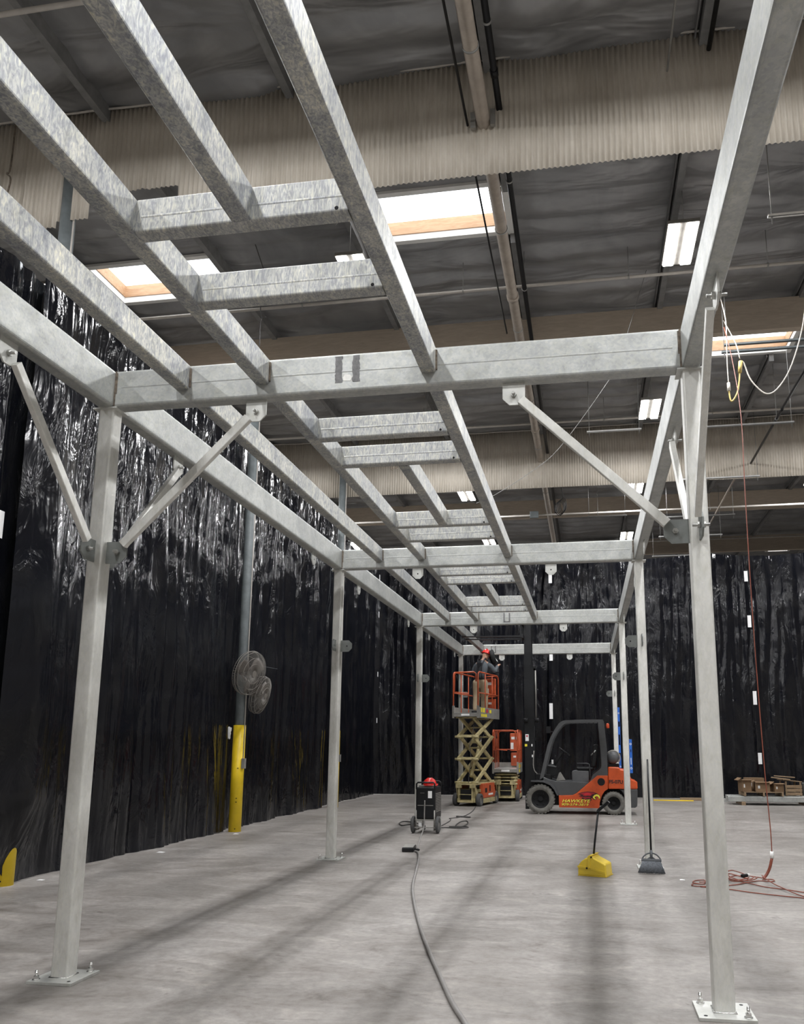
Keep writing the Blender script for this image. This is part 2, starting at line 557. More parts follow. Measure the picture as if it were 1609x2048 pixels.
# roof deck above the blanket keeps daylight out except through the openings
def deck():
    mb = MB()
    xs = sorted({RX0, RX1} | {v for s in SKYL for v in s[:2]})
    ys = sorted({RY0, RY1} | {v for s in SKYL for v in s[2:]})
    for i in range(len(xs)-1):
        for j in range(len(ys)-1):
            xc, yc = (xs[i]+xs[i+1])/2, (ys[j]+ys[j+1])/2
            if any(a < xc < b and c < yc < d for a, b, c, d in SKYL):
                continue
            mb.bx(xs[i], xs[i+1], ys[j], ys[j+1], 10.38, 10.41)
    mb.build('roof_deck', FOILD, CEIL)
deck()
for k, (a, b, c, d) in enumerate(SKYL):
    m = MB()
    m.bx(a, b, c-.0, c+.03, 10.24, 10.37); m.bx(a, b, d-.03, d, 10.24, 10.37)
    m.bx(a, a+.03, c+.03, d-.03, 10.24, 10.37); m.bx(b-.03, b, c+.03, d-.03, 10.24, 10.37)
    # painted lip around the opening
    m.bx(a-.07, b+.07, c-.07, c, 10.24, 10.29); m.bx(a-.07, b+.07, d, d+.07, 10.24, 10.29)
    m.bx(a-.07, a, c, d, 10.24, 10.29); m.bx(b, b+.07, c, d, 10.24, 10.29)
    win = struct(m.build('window_%d' % (k+1), WHITEP))
    m = MB()
    e = .045
    m.bx(a+e, b-e, c+e-.04, c+e, 10.36, 10.60); m.bx(a+e, b-e, d-e, d-e+.04, 10.36, 10.60)
    m.bx(a+e-.04, a+e, c+e-.04, d-e+.04, 10.36, 10.60); m.bx(b-e, b-e+.04, c+e-.04, d-e+.04, 10.36, 10.60)
    m.build('window_frame', PINE, win)
    m = MB()
    nx, ny = 10, 6
    vs = []
    for j in range(ny+1):
        for i in range(nx+1):
            u, v = i/nx, j/ny
            h = 10.60+0.18*(1-(2*u-1)**4)*(1-(2*v-1)**4)
            vs.append((a+e+(b-a-2*e)*u, c+e+(d-c-2*e)*v, h))
    m.add(vs, [(j*(nx+1)+i, j*(nx+1)+i+1, (j+1)*(nx+1)+i+1, (j+1)*(nx+1)+i) for j in range(ny) for i in range(nx)], True)
    m.build('pane', SKYP, win)

# glulam girders across the hall
GL = [(2.7, 'beige glulam roof girder above the viewpoint'),
      (9.06, 'glulam roof girder hidden behind the nearer corrugated curtain'),
      (15.1, 'beige painted glulam roof girder between the two corrugated curtains'),
      (21.42, 'glulam roof girder behind the farther corrugated curtain'),
      (27.5, 'brown glulam roof girder beyond the farther corrugated curtain'),
      (33.7, 'glulam roof girder far beyond the back plastic curtain'),
      (39.9, 'farthest glulam roof girder close to the back wall')]
for y, lab in GL:
    tag(MB().bx(RX0, RX1, y-.085, y+.085, 9.46, 10.10).build('roof_girder', GLULAM, bevel=.006), lab, 'beam')

# corrugated draft curtains
def draft(y, zb, zt, lab, notch=None):
    per, amp = 0.0678, 0.0125
    n = int((RX1-RX0)/per*6)
    vs, fs = [], []
    for i in range(n+1):
        x = RX0+(RX1-RX0)*i/n
        yy = y+amp*sin(2*pi*x/per)+0.02*noise.noise(Vector((x*0.4, y, 0)))
        panel = math.floor(x/1.12)
        yy += 0.006*(panel % 2)
        b = zb+0.012*noise.noise(Vector((panel*5.1, 0, y)))
        if notch:
            for x0, x1, zz in notch:
                if x0 < x < x1:
                    b = zz+0.02*noise.noise(Vector((x*9, 3, 1)))
        vs += [(x, yy, b), (x, yy, b+(zt-b)*.33), (x, yy, b+(zt-b)*.66), (x, yy, zt)]
    for i in range(n):
        for k in range(3):
            o = i*4+k
            fs.append((o, o+4, o+5, o+1))
    o = MB().add(vs, fs, True).build('draft_curtain', CORR)
    md = o.modifiers.new('gauge', 'SOLIDIFY')
    md.thickness = 0.0015
    tag(o, lab, 'draft curtain')
    # bright folded edge of the blanket tucked along the top
    pts = []
    x = RX0+.05
    while x < RX1:
        pts.append((x, y-.035+.012*noise.noise(Vector((x*2, y, 1))), zt-.035+.03*noise.noise(Vector((x*1.3, y, 4)))))
        x += 0.2
    MB().tube(pts, 0.016, 6).build('top_flashing', PIPEW, o)
draft(8.86, 8.60, 10.26, 'nearer beige corrugated panel curtain hanging under the roof', [(-6.48, -5.2, 8.95), (-7.9, -6.95, 8.52)])
draft(21.2, 8.52, 10.22, 'farther beige corrugated panel curtain hanging under the roof')

# building columns with yellow sleeves
def pipe_column(x, y, lab, fan=False):
    t = thing('pipe_column', lab, 'column', (x, y, 0))
    MB().cyl((0, 0, 0), (0, 0, 9.46), .098, 24).build('post', COLG, t)
    MB().cyl((0, 0, 0), (0, 0, 1.99), .118, 24).build('sleeve', YEL, t)
    m = MB()
    for z in (.55, .62, 1.18, .06):
        m.box((.05, -.112, z), (.02, .01, .015))
    m.build('scuff_mark', BLACKM, t)
    MB().bx(-.15, .15, -.15, .15, 9.42, 9.46).build('cap_plate', COLG, t)
    # conduit with a bright edge and switch box
    MB().cyl((.115, -.035, 1.35), (.115, -.035, 9.4), .012, 8).build('conduit', PIPEW, t)
    MB().bx(.105, .17, -.09, -.01, 1.17, 1.36).build('switch_box', LGREY, t, .004)
    return t
COL2 = pipe_column(-6.66, 14.95, 'grey pipe column with yellow sleeve carrying the wall fans')
pipe_column(-6.82, 8.92, 'grey pipe column with yellow sleeve at the left picture edge')
pipe_column(-6.655, 21.05, 'grey pipe column seen under the farther corrugated curtain')

# black plastic sheeting curtains
def sheet(axis, s0, s1, p, z0, z1, lab, seed, tapes=(), folds=1.0, flip=1, ztop=None, res=0.045, bulge=None, damp=None, s0f=None):
    n = max(8, int(abs(s1-s0)/res))
    nz = int((z1-z0)/0.11)
    vs, fs = [], []
    for j in range(nz+1):
        q = j/nz
        for i in range(n+1):
            s = s0+(s1-s0)*i/n
            if s0f:
                sb_ = s0f(z0+(z1-z0)*q)
                s = sb_+(s1-sb_)*i/n
            zt = z1+(ztop(s) if ztop else 0)
            z = z0+(zt-z0)*q
            sw = s+0.10*sin(z*0.55+seed)*(1-q)+0.05*noise.noise(Vector((s*.5, z*.7, seed)))
            a = noise.noise(Vector((sw*1.1, z*0.10, seed)))
            b = noise.noise(Vector((sw*3.3, z*0.22, seed+9)))
            c = noise.noise(Vector((sw*8.5, z*0.4, seed+17)))
            d = noise.noise(Vector((sw*1.6+z*.9, z*1.5-sw*.8, seed+31)))
            e = noise.noise(Vector((sw*2.4-z*1.4, z*2.2+sw, seed+37)))
            g = 0.45+0.55*q
            off = folds*(0.15*a+0.10*(abs(b)*2-.5)*g+0.040*c*g+0.030*d*q*q*1.6+0.030*abs(e)*q*q*1.5)
            if bulge:
                off = off*(1-.7*math.exp(-((s-bulge)/.45)**2))+.25*math.exp(-((s-bulge)/.42)**2)*min(1, max(0, (z-.25)/.7))
            for dc in (damp or ()):
                off *= 1-.85*math.exp(-((s-dc)/.4)**2)
            off = flip*(off+0.02)
            if axis == 'y':
                vs.append((p+off, s, z))
            else:
                vs.append((s, p+off, z))
    for j in range(nz):
        for i in range(n):
            o = j*(n+1)+i
            fs.append((o, o+1, o+n+2, o+n+1))
    o = MB().add(vs, fs, True).build('plastic_curtain', SHEET)
    tag(o, lab, 'curtain')
    for (s, z, h) in tapes:
        if axis == 'y':
            MB().bx(p+.16, p+.164, s-.045, s+.045, z-h/2, z+h/2).build('tape_strip', TAPEW, o)
        else:
            MB().bx(s-.055, s+.055, p-.164, p-.16, z-h/2, z+h/2).build('tape_strip', TAPEW, o)
    return o
WX = -6.80
def tl(s):
    return -0.22*abs(sin((s-1.2)*0.62))
sheet('y', 1.5, 9.05, WX-.20, 0.03, 7.85, 'black plastic sheet curtain at the left picture edge, white tape down its seam', 3,
      [(8.30, 4.2, .33), (8.33, 2.2, .33), (8.30, 1.28, .14)], 1.0, 1, tl, damp=(8.95,))
sheet('y', 8.60, 14.72, WX, 0.02, 7.85, 'wide shiny black plastic curtain left of the fan column', 11, (), 1.15, 1, tl, bulge=8.92, damp=(14.9,), s0f=lambda z: 8.42+.56*math.exp(-z/.35))
sheet('y', 14.55, 20.6, WX-.09, 0.02, 7.85, 'shiny black plastic curtain behind the wall fans', 23, (), 1.3, 1, tl, damp=(14.8,))
sheet('y', 20.3, 26.3, WX-.22, 0.02, 7.85, 'black plastic curtain in the far left corner, small white tapes on it', 31,
      [(26.1, 7.2, .2), (26.1, 5.93, .2), (26.1, 3.92, .16), (26.1, 2.4, .16)], 1.0, 1, tl)
BY = 26.4
def tb(s):
    return -0.10*abs(sin(s*0.8))
sheet('x', -7.15, -1.0, BY+.20, 0.02, 7.72, 'black plastic curtain across the back behind the scissor lifts', 43, (), .9, -1, tb)
sheet('x', -1.2, 5.05, BY+.02, 0.02, 7.72, 'black plastic curtain across the back behind the forklift, tape on its left seam', 51,
      [(-1.1, 7.1, .45), (-1.12, 4.46, .3), (-1.15, 2.69, .5)], .9, -1, tb)
sheet('x', 4.85, 11.0, BY+.18, 0.02, 7.74, 'black plastic curtain at the back right behind the pallets, four white tapes', 63,
      [(5.12, 6.95, .34), (5.14, 5.49, .38), (5.16, 3.08, .42), (5.2, 1.23, .34)], .9, -1, tb)
# ================================================================ STEEL MEZZANINE FRAME
XL, XR, FY, H, D = -3.649, 0.7244, 5.505, 4.26, 0.305
BAY, CW, BW = 6.1, 0.127, 0.127
BENT = ['front', 'second', 'third', 'farthest']
def octo(w, h, c):
    """tab outline: square at the fixed edge (0), chamfered at the free end (h)"""
    return [(-w/2, 0), (w/2, 0), (w/2, h-c), (w/2-c, h), (-w/2+c, h), (-w/2, h-c)]
def gusset_part(parent, origin, out, side, bolt, mat=PLATE, name='gusset_plate', w=.17, h=.17, t=.012):
    """tab standing out along `out`, its width along `side`; hole or bolt in the middle"""
    out, side = Vector(out), Vector(side)
    nrm = out.cross(side)
    o = Vector(origin)
    prof = octo(w, h, .05)
    m = MB()
    vs = [o+side*a+out*b+nrm*k for k in (-t/2, t/2) for a, b in prof]
    n = len(prof)
    m.add(vs, [tuple(range(n))[::-1], tuple(range(n, 2*n))]+[(i, (i+1) % n, n+(i+1) % n, n+i) for i in range(n)])
    g = m.build(name, mat, parent)
    c = o+out*(h*.55)
    m = MB()
    if bolt:
        m.cyl(c-nrm*.055, c+nrm*.06, .011, 10)
        m.cyl(c-nrm*.026, c-nrm*.008, .022, 6, smooth=False)
        m.cyl(c+nrm*.008, c+nrm*.026, .022, 6, smooth=False)
        m.build('bolt', BOLT, g)
    else:
        m.cyl(c-nrm*(t/2+.001), c+nrm*(t/2+.001), .011, 12)
        m.build('bolt_hole', BLACKM, g)
    return g
for i in range(4):
    y = FY+BAY*i
    for s, x0 in (('left', XL-CW), ('right', XR)):
        xc = x0+CW/2
        sg = 1 if s == 'left' else -1
        extra = {0: ' with bolted diagonal braces', 1: '', 2: '', 3: ''}[i]
        who = {('front', 'left'): 'nearest galvanized square column on the left, bolted to the floor, carrying diagonal braces',
               ('front', 'right'): 'nearest galvanized square column on the right, widest of all, carrying diagonal braces',
               ('second', 'left'): 'galvanized square column second from the front on the left side',
               ('second', 'right'): 'galvanized square column with the black broom leaning on it',
               ('third', 'left'): 'galvanized square column on the left rising behind the welding machine',
               ('third', 'right'): 'galvanized square column on the right standing in front of the forklift tail',
               ('farthest', 'left'): 'farthest galvanized square column on the left, behind the raised scissor lift',
               ('farthest', 'right'): 'farthest galvanized square column on the right, behind the forklift'}[(BENT[i], s)]
        t = thing('steel_column', who, 'column', (xc, y+.01+CW/2, 0))
        MB().rbeam((0, 0, .02), (0, 0, H-.012), CW, CW, .014, up=(0, 1, 0)).build('post', GALV_COL, t)
        MB().bx(-.17, .17, -.17, .17, 0, .02).build('base_plate', LUG, t, .002)
        m = MB()
        m.tube([(-CW/2-.004, -CW/2-.004, .022), (CW/2+.004, -CW/2-.004, .022), (CW/2+.004, CW/2+.004, .022), (-CW/2-.004, CW/2+.004, .022)], .006, 6, True)
        m.build('weld_bead', BOLTB, t)
        for bx_, by_ in ((-.125, .125), (.125, -.125)) if s == 'right' else ((-.125, -.125), (.125, .125)):
            m = MB()
            m.cyl((bx_, by_, .02), (bx_, by_, .026), .026, 16)
            m.cyl((bx_, by_, .026), (bx_, by_, .046), .019, 6, smooth=False)
            m.cyl((bx_, by_, .046), (bx_, by_, .075), .010, 10)
            m.lathe([(.0105, .075), (.008, .083), (0, .086)], (bx_, by_, 0), n=10)
            m.build('anchor_bolt', BOLTB, t)
        m = MB()
        for bx_, by_ in ((.125, .125), (-.125, -.125)) if s == 'right' else ((-.125, .125), (.125, -.125)):
            m.cyl((bx_, by_, .0195), (bx_, by_, .0212), .012, 14)
        m.build('bolt_hole', BLACKM, t)
        MB().bx(-.10, .10, -.085, .085, H-.012, H).build('cap_plate', LUG, t)
        # bracing tabs at 3.1 m
        zc = 3.09
        b = (i == 0)
        gusset_part(t, (sg*CW/2, 0, zc), (sg, 0, 0), (0, 0, 1), b)
        gusset_part(t, (0, -CW/2, zc), (0, -1, 0), (0, 0, 1), b)
        gusset_part(t, (0, CW/2, zc), (0, 1, 0), (0, 0, 1), b)

def cross_patch(parent, x, kind):
    y = -0.0015
    m = MB()
    if kind == 'bars':
        for dx in (-.068, .068):
            z0, z1 = .07, .285
            pl, pr_ = [], []
            k = 14
            for q in range(k+1):
                z = z0+(z1-z0)*q/k
                j = .010*noise.noise(Vector((dx*50, z*60, 1)))
                j2 = .010*noise.noise(Vector((dx*50, z*60, 7)))
                pl.append((x+dx-.029+j, z)); pr_.append((x+dx+.026+j2, z))
            m.slab(pl+pr_[::-1], y-.0005, y+.001)
        m.build('ground_patch', PATCH, parent)
        MB().slab([(x-.03, .085), (x+.025, .08), (x+.036, .11), (x+.022, .13), (x-.02, .135), (x-.036, .11)], y-.001, y+.001).build('ground_patch', GALV_COL, parent)
    else:
        for a, b_, c, d in ((-.075, -.045, .06, .26), (.045, .075, .06, .26), (-.075, .075, .045, .075)):
            m.bx(x+a, x+b_, y-.0005, y+.001, c, d)
        m.build('ground_patch', PATCH, parent)
for i in range(4):
    y = FY+BAY*i
    lab = {0: 'nearest galvanized crossbeam, two dark ground patches on its face',
           1: 'second galvanized crossbeam from the front, empty lugs below',
           2: 'third galvanized crossbeam from the front, one U-shaped patch',
           3: 'farthest galvanized crossbeam, above the worker, two U-shaped patches'}[i]
    t = thing('cross_beam', lab, 'beam', (0, y, H))
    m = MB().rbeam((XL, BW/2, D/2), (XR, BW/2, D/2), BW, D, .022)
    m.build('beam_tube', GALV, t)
    m = MB()
    m.prism((XL+.06, -.001, D*.53), (XR-.06, -.001, D*.53), [(-.001, -.009), (.0008, -.003), (.0008, .003), (-.001, .009)])
    m.build('seam_weld', GALV, t)
    for xs, sgn in ((XL, 1), (XR, -1)):
        m = MB()
        m.bx(xs, xs+sgn*.022, -.002, .001, .11, D-.02)
        m.bx(xs, xs+sgn*.012, -.004, .001, .01, D-.005)
        m.build('burned_weld', BURN, t)
    for x in (-2.475, -.475):
        gusset_part(t, (x, .065, 0), (0, 0, -1), (1, 0, 0), i == 0, LUG, 'lug_plate', .165, .17)
    if i == 0:
        cross_patch(t, -1.73, 'bars')
    if i == 2:
        cross_patch(t, -1.72, 'u')
    if i == 3:
        cross_patch(t, -2.72, 'u'); cross_patch(t, -1.72, 'u')

# edge beams along both sides and their lugs
BAYN = ['overhead', 'second', 'third', 'far']
WHERE = ['the bay over the viewpoint', 'the bay behind the nearest crossbeam', 'the bay behind the second crossbeam', 'the far bay over the forklift']
for b in range(4):
    y0 = FY+BAY*(b-1)+(0 if b == 0 else 0.0)
    y1 = FY+BAY*b
    for s, xa in (('left', XL-BW), ('right', XR)):
        t = thing('edge_beam', '%s galvanized edge beam in %s' % (s, WHERE[b]), 'beam', (xa+BW/2, y0, H))
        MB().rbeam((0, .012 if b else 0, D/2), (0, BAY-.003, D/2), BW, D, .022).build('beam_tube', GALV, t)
        for yy in (1.17, BAY-1.1):
            gusset_part(t, (0, yy, 0), (0, 0, -1), (0, 1, 0), (b == 0 and yy > 3) or (b == 1 and yy < 3), LUG, 'lug_plate', .165, .17)
# intermediate joists
JZ, JH, JW = 4.36, .203, .112
def joist(x, y0, y1, lab):
    t = thing('floor_joist', lab, 'beam', (x, y0, JZ))
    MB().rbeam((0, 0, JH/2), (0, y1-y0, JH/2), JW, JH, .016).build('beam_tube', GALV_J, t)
    m = MB()
    for yy, sg in ((y1-y0, -1),):
        m.bx(JW/2-.001, JW/2+.012, yy-.016, yy-.001, .02, JH-.03)
    m.build('burned_weld', BURN, t)
JL = {'a': -3.065, 'b': -2.41, 'c': -1.105}
JN = {'a': 'outer left', 'b': 'left opening-side', 'c': 'right opening-side'}
for b in range(3):
    y0 = FY+BAY*(b-1)+(BW if b else .3)
    y1 = FY+BAY*b
    for k in 'abc':
        joist(JL[k], y0, y1, '%s galvanized joist in %s' % (JN[k], WHERE[b]))
joist(JL['a'], FY+BAY*2+BW, FY+BAY*3, 'lone galvanized joist in the far bay, propped on the forks')
# headers of the openings and the short trimmers between them
def header(y, lab):
    t = thing('header_beam', lab, 'beam', ((JL['b']+JL['c'])/2, y, JZ))
    L = (JL['c']-JL['b']-JW)/2
    MB().rbeam((-L, .05, JH/2), (L, .05, JH/2), .10, JH, .014).build('beam_tube', GALV_H, t)
    MB().prism((-L+.03, -.001, JH*.45), (L-.02, -.001, JH*.45), [(-.001, -.008), (.0006, -.002), (.0006, .002), (-.001, .008)]).build('seam_weld', GALV_J, t)
    MB().cyl((L-.06, -.001, .022), (L-.06, .01, .022), .011, 12).build('drain_hole', BLACKM, t)
ORD = [('nearer', 'front'), ('farther', 'front'), ('nearer', 'back'), ('farther', 'back')]
for b in range(3):
    yb = FY+BAY*(b-1)
    for k, off in enumerate((1.15, 1.87, 4.21, 4.93)):
        if b == 0 and k < 2:
            continue
        header(yb+off, '%s header of the %s pair in %s' % (ORD[k][0], ORD[k][1], WHERE[b]))
    y0 = yb+1.97 if b else yb+.3
    t = thing('trimmer_joist', 'short middle trimmer joist in %s' % WHERE[b], 'beam', (-1.745, y0, JZ))
    MB().rbeam((0, 0, JH/2), (0, yb+4.21-y0, JH/2), JW, JH, .016).build('beam_tube', GALV_J, t)

# diagonal braces bolted to the front columns
def brace(p0, p1, lab, up, w=.064, d=.04, cut=.075):
    p0, p1 = Vector(p0), Vector(p1)
    dr = (p1-p0).normalized()
    c = (p0+p1)/2
    o = MB().rbeam(p0+dr*cut-c, p1-dr*cut-c, w, d, .006, up).build('diagonal_brace', GALV_COL)
    o.location = c
    tag(o, lab, 'brace')
yc = FY+.01+CW/2
for s, xc, sg in (('left', XL-CW/2, 1), ('right', XR+CW/2, -1)):
    ox = .03
    brace((xc+sg*(CW/2+.095), yc-.028, 3.09), ((-2.475 if s == 'left' else -.475), yc-.028, H-.09), 'diagonal brace from the nearest %s column up to the crossbeam' % s, (0, 1, 0), .066, .045)
    brace((xc+sg*ox, yc-CW/2-.095, 3.09), (xc+sg*ox, FY-1.1, H-.09), 'diagonal brace from the nearest %s column toward the viewer' % s, (1, 0, 0), .066, .045)
    brace((xc+sg*ox, yc+CW/2+.095, 3.09), (xc+sg*ox, FY+1.17, H-.09), 'diagonal brace from the nearest %s column away from the viewer' % s, (1, 0, 0), .066, .045)

# ================================================================ ROOF SERVICES
def run(name, pts, r, mat, lab, cat, n=12, hang=None, couple=None):
    t = thing(name, lab, cat, pts[0])
    o = Vector(pts[0])
    MB().tube([Vector(p)-o for p in pts], r, n).build('pipe', mat, t)
    if couple:
        for q in couple:
            c = Vector(q)-o
            d = (Vector(pts[1])-o).normalized()
            MB().cyl(c-d*.05, c+d*.05, r*1.22, n).build('coupling', mat, t)
    if hang:
        for q in hang:
            q = Vector(q)-o
            m = MB()
            m.tube([(q.x, q.y, q.z+r+.008), (q.x, q.y, 10.28-o.z)], .006, 6)
            m.lathe([(r+.002, -.012), (r+.01, -.012), (r+.01, .012), (r+.002, .012)], q, 'y' if abs(pts[1][1]-pts[0][1]) > 1 else 'x', 16)
            m.build('hanger', ROD, t)
    return t
run('sprinkler_main', [(-1.10, RY0, 9.33), (-1.10, RY1, 9.33)], .088, PIPEC, 'thick beige sprinkler main running lengthwise under the roof', 'pipe', 18,
    [(-1.10, y, 9.33) for y in (4.5, 7.7, 11.0, 14.0, 17.2, 20.2, 24)], [(-1.10, 6.4, 9.33), (-1.10, 12.9, 9.33), (-1.10, 19, 9.33)])
run('black_pipe', [(-.90, RY0, 9.52), (-.90, RY1, 9.52)], .04, BLACKP, 'black pipe running beside the thick beige main', 'pipe', 12, [(-.90, y, 9.52) for y in (5, 7.6, 10.2, 13, 16, 19)], [(-.90, 7.2, 9.52), (-.90, 8.3, 9.52)])
run('thin_conduit', [(-1.30, RY0, 9.31), (-1.30, 8.84, 9.31)], .016, BLACKP, 'thin dark conduit on the left of the thick beige main, nearest section', 'conduit', 8)
run('thin_conduit', [(-1.33, 8.9, 9.35), (-1.33, 14.2, 9.35)], .014, BLACKP, 'thin dark conduit left of the main, beyond the nearer corrugated curtain', 'conduit', 8)
m = thing('pipe_sleeve', 'grey sleeve where the beige main passes the nearer corrugated curtain', 'sleeve', (-1.10, 8.80, 9.33))
MB().bx(-.155, -.09, -.03, .02, -.12, .10).build('sleeve_plate', LGREY, m)
MB().bx(.095, .155, -.03, .02, -.10, .12).build('sleeve_plate', LGREY, m)
run('branch_pipe', [(RX0, 13.05, 9.60), (RX1, 13.05, 9.60)], .028, PIPEW, 'pale branch pipe crossing under the roof past the skylights', 'pipe', 10, [(x, 13.05, 9.6) for x in (-5, -2, .9, 3.2)])
run('branch_pipe', [(RX0, 19.35, 9.62), (RX1, 19.35, 9.62)], .028, PIPEW, 'pale branch pipe crossing just before the farther corrugated curtain', 'pipe', 10, [(x, 19.35, 9.62) for x in (-4, .6, 3.2)])
run('branch_pipe', [(RX0, 25.6, 9.0), (RX1, 25.6, 9.05)], .03, PIPEW, 'pale branch pipe beyond the farther corrugated curtain', 'pipe', 10, [(x, 25.6, 9.0) for x in (-3, .5, 4)])
run('branch_pipe', [(RX0, 31.8, 9.55), (RX1, 31.8, 9.55)], .028, PIPEW, 'pale branch pipe over the far side of the back curtain', 'pipe', 10)
run('branch_pipe', [(RX0, 6.85, 9.72), (-2.2, 6.85, 9.72)], .03, PIPEW, 'pale branch pipe at the upper left before the corrugated curtain', 'pipe', 10)
run('gas_pipe', [(4.41, 9.5, 8.92), (4.41, 21.18, 8.92)], .028, BLACKP, 'black pipe slanting across the right side to the farther corrugated curtain', 'pipe', 10, [(4.41, 12, 8.92), (4.41, 18.2, 8.92)], [(4.41, 14.2, 8.92), (4.41, 17.7, 8.92)])
run('gas_pipe', [(4.2, 21.3, 8.9), (4.2, 30, 8.9)], .025, PIPEC, 'short grey pipe beyond the farther corrugated curtain at right', 'pipe', 10)
run('drop_pipe', [(1.66, 6.6, 9.93), (1.66, 8.80, 9.93)], .03, BLACKP, 'dark pipe end at the top right before the corrugated curtain', 'pipe', 10)
run('drop_pipe', [(1.16, 5.2, 9.70), (1.16, 8.80, 9.70)], .014, ROD, 'thin grey rod end at the top before the corrugated curtain', 'rod', 8)
t = thing('junction_box', 'grey junction box on the pale pipe beyond the farther corrugated curtain', 'junction box', (-1.55, 25.55, 9.0))
MB().bx(-.14, .14, -.1, .0, -.1, .12).build('box_body', COLG, t, .006)
# empty strut trapezes
def trapeze(x0, x1, y, z, lab, drop=.12, pale=False, dark=False):
    t = thing('pipe_hanger', lab, 'pipe hanger', ((x0+x1)/2, y, z))
    h = (x1-x0)/2
    m = MB()
    m.bx(-h-.05, h+.05, -.02, .02, -.02, -.012); m.bx(-h-.05, h+.05, -.02, -.016, -.02, .022); m.bx(-h-.05, h+.05, .016, .02, -.02, .022)
    m.build('strut_channel', WHITEP if pale else (COLG if dark else STRUT), t)
    for xx in (-h, h):
        MB().cyl((xx, 0, -drop), (xx, 0, 10.28-z), .007, 6).build('threaded_rod', ROD, t)
        MB().cyl((xx, 0, -.04), (xx, 0, -.02), .014, 6).build('nut', ROD, t)
for k, (y, lab) in enumerate(((10.1, 'nearest strut trapeze hanging at the upper right edge'), (13.63, 'front one of two close dark trapezes before the right skylight'), (13.90, 'rear one of two close dark trapezes before the right skylight'),
                              (17.4, 'strut trapeze hanging over the cord connectors at right'), (21.0, 'strut trapeze in front of the farther corrugated curtain at right'),
                              (24.6, 'strut trapeze right of the nearest right column, beyond the corrugated curtain'), (27.0, 'small strut trapeze above the right end of the back curtain'), (29.9, 'farthest strut trapeze just above the back curtain'))):
    trapeze(2.57, 4.52, y, 8.5, lab, .12, k in (0, 7), 13 < y < 14)
trapeze(.2, 1.29, 17.3, 8.5, 'strut trapeze ending near the second ceiling lamp', .1, True)
trapeze(.2, 1.29, 24.2, 8.5, 'strut trapeze beside the third ceiling lamp', .1)

# wires hanging off the roof
def wire(pts, lab, r=.006, mat=ROD, name='hanging_wire', sub=5):
    o = Vector(pts[0])
    q = MB().tube([Vector(p)-o for p in pts], r, 6, sub=sub).build(name, mat)
    q.location = o
    tag(q, lab, 'wire')
wire([(-5.55, 12.0, 10.32), (-5.55, 12.6, 9.95), (-5.6, 12.6, 9.8), (-5.5, 12.6, 9.72), (-5.62, 12.6, 9.66), (-5.6, 12.6, 9.2), (-5.5, 12.6, 9.15), (-5.6, 12.6, 9.1), (-5.6, 12.6, 8.6)], 'knotted dark wire hanging by the left skylight', .009, CABLE)
wire([(-3.45, 10.2, 10.32), (-3.45, 10.2, 9.25), (-3.41, 10.2, 9.18), (-3.45, 10.2, 9.10), (-3.49, 10.2, 9.17), (-3.43, 10.2, 9.26)], 'thin hooked wire hanging between two headers', .006)
wire([(1.3, 14, 10.32), (.75, 14, 8.6), (.51, 14, 8.12), (-.37, 14, 6.93), (-.92, 14, 6.48), (-1.56, 14, 6.09), (-1.9, 14, 5.95)], 'thin wire sagging across behind the right brace', .005)
wire([(.2, 9.6, 10.32), (.3, 9.6, 9.7), (.55, 9.6, 9.45), (.8, 9.6, 9.4), (.85, 9.6, 10.32)], 'dark wire looping under the roof between skylight and big lamp', .007, CABLE)
wire([(-4.9, 19.9, 10.32), (-4.9, 19.9, 8.9), (-5.0, 19.9, 8.85), (-4.8, 19.9, 8.82)], 'rusty wire hanging in front of the farther corrugated curtain', .01, BURN)
wire([(-7.6, 8.7, 10.32), (-7.6, 8.7, 9.4), (-7.65, 8.7, 9.3), (-7.58, 8.7, 9.2), (-7.62, 8.7, 8.9)], 'rusty hanging wire at the far left in front of corrugated panels', .012, BURN)
o = Vector((-.55, 23.5, 8.7))
q = MB()
for k in range(5):
    q.tube([(.09*cos(a)*(1+.1*k)-.03*k, .02*k, .22*sin(a)-.02*k) for a in [2*pi*j/14 for j in range(14)]], .012, 6, True)
q.tube([(0, 0, .2), (-.06, 0, .6), (-.05, 0, 1.62)], .012, 6)
q = q.build('cable_coil', CABLE); q.location = o
tag(q, 'coil of dark cable hanging beyond the farther corrugated curtain', 'cable')

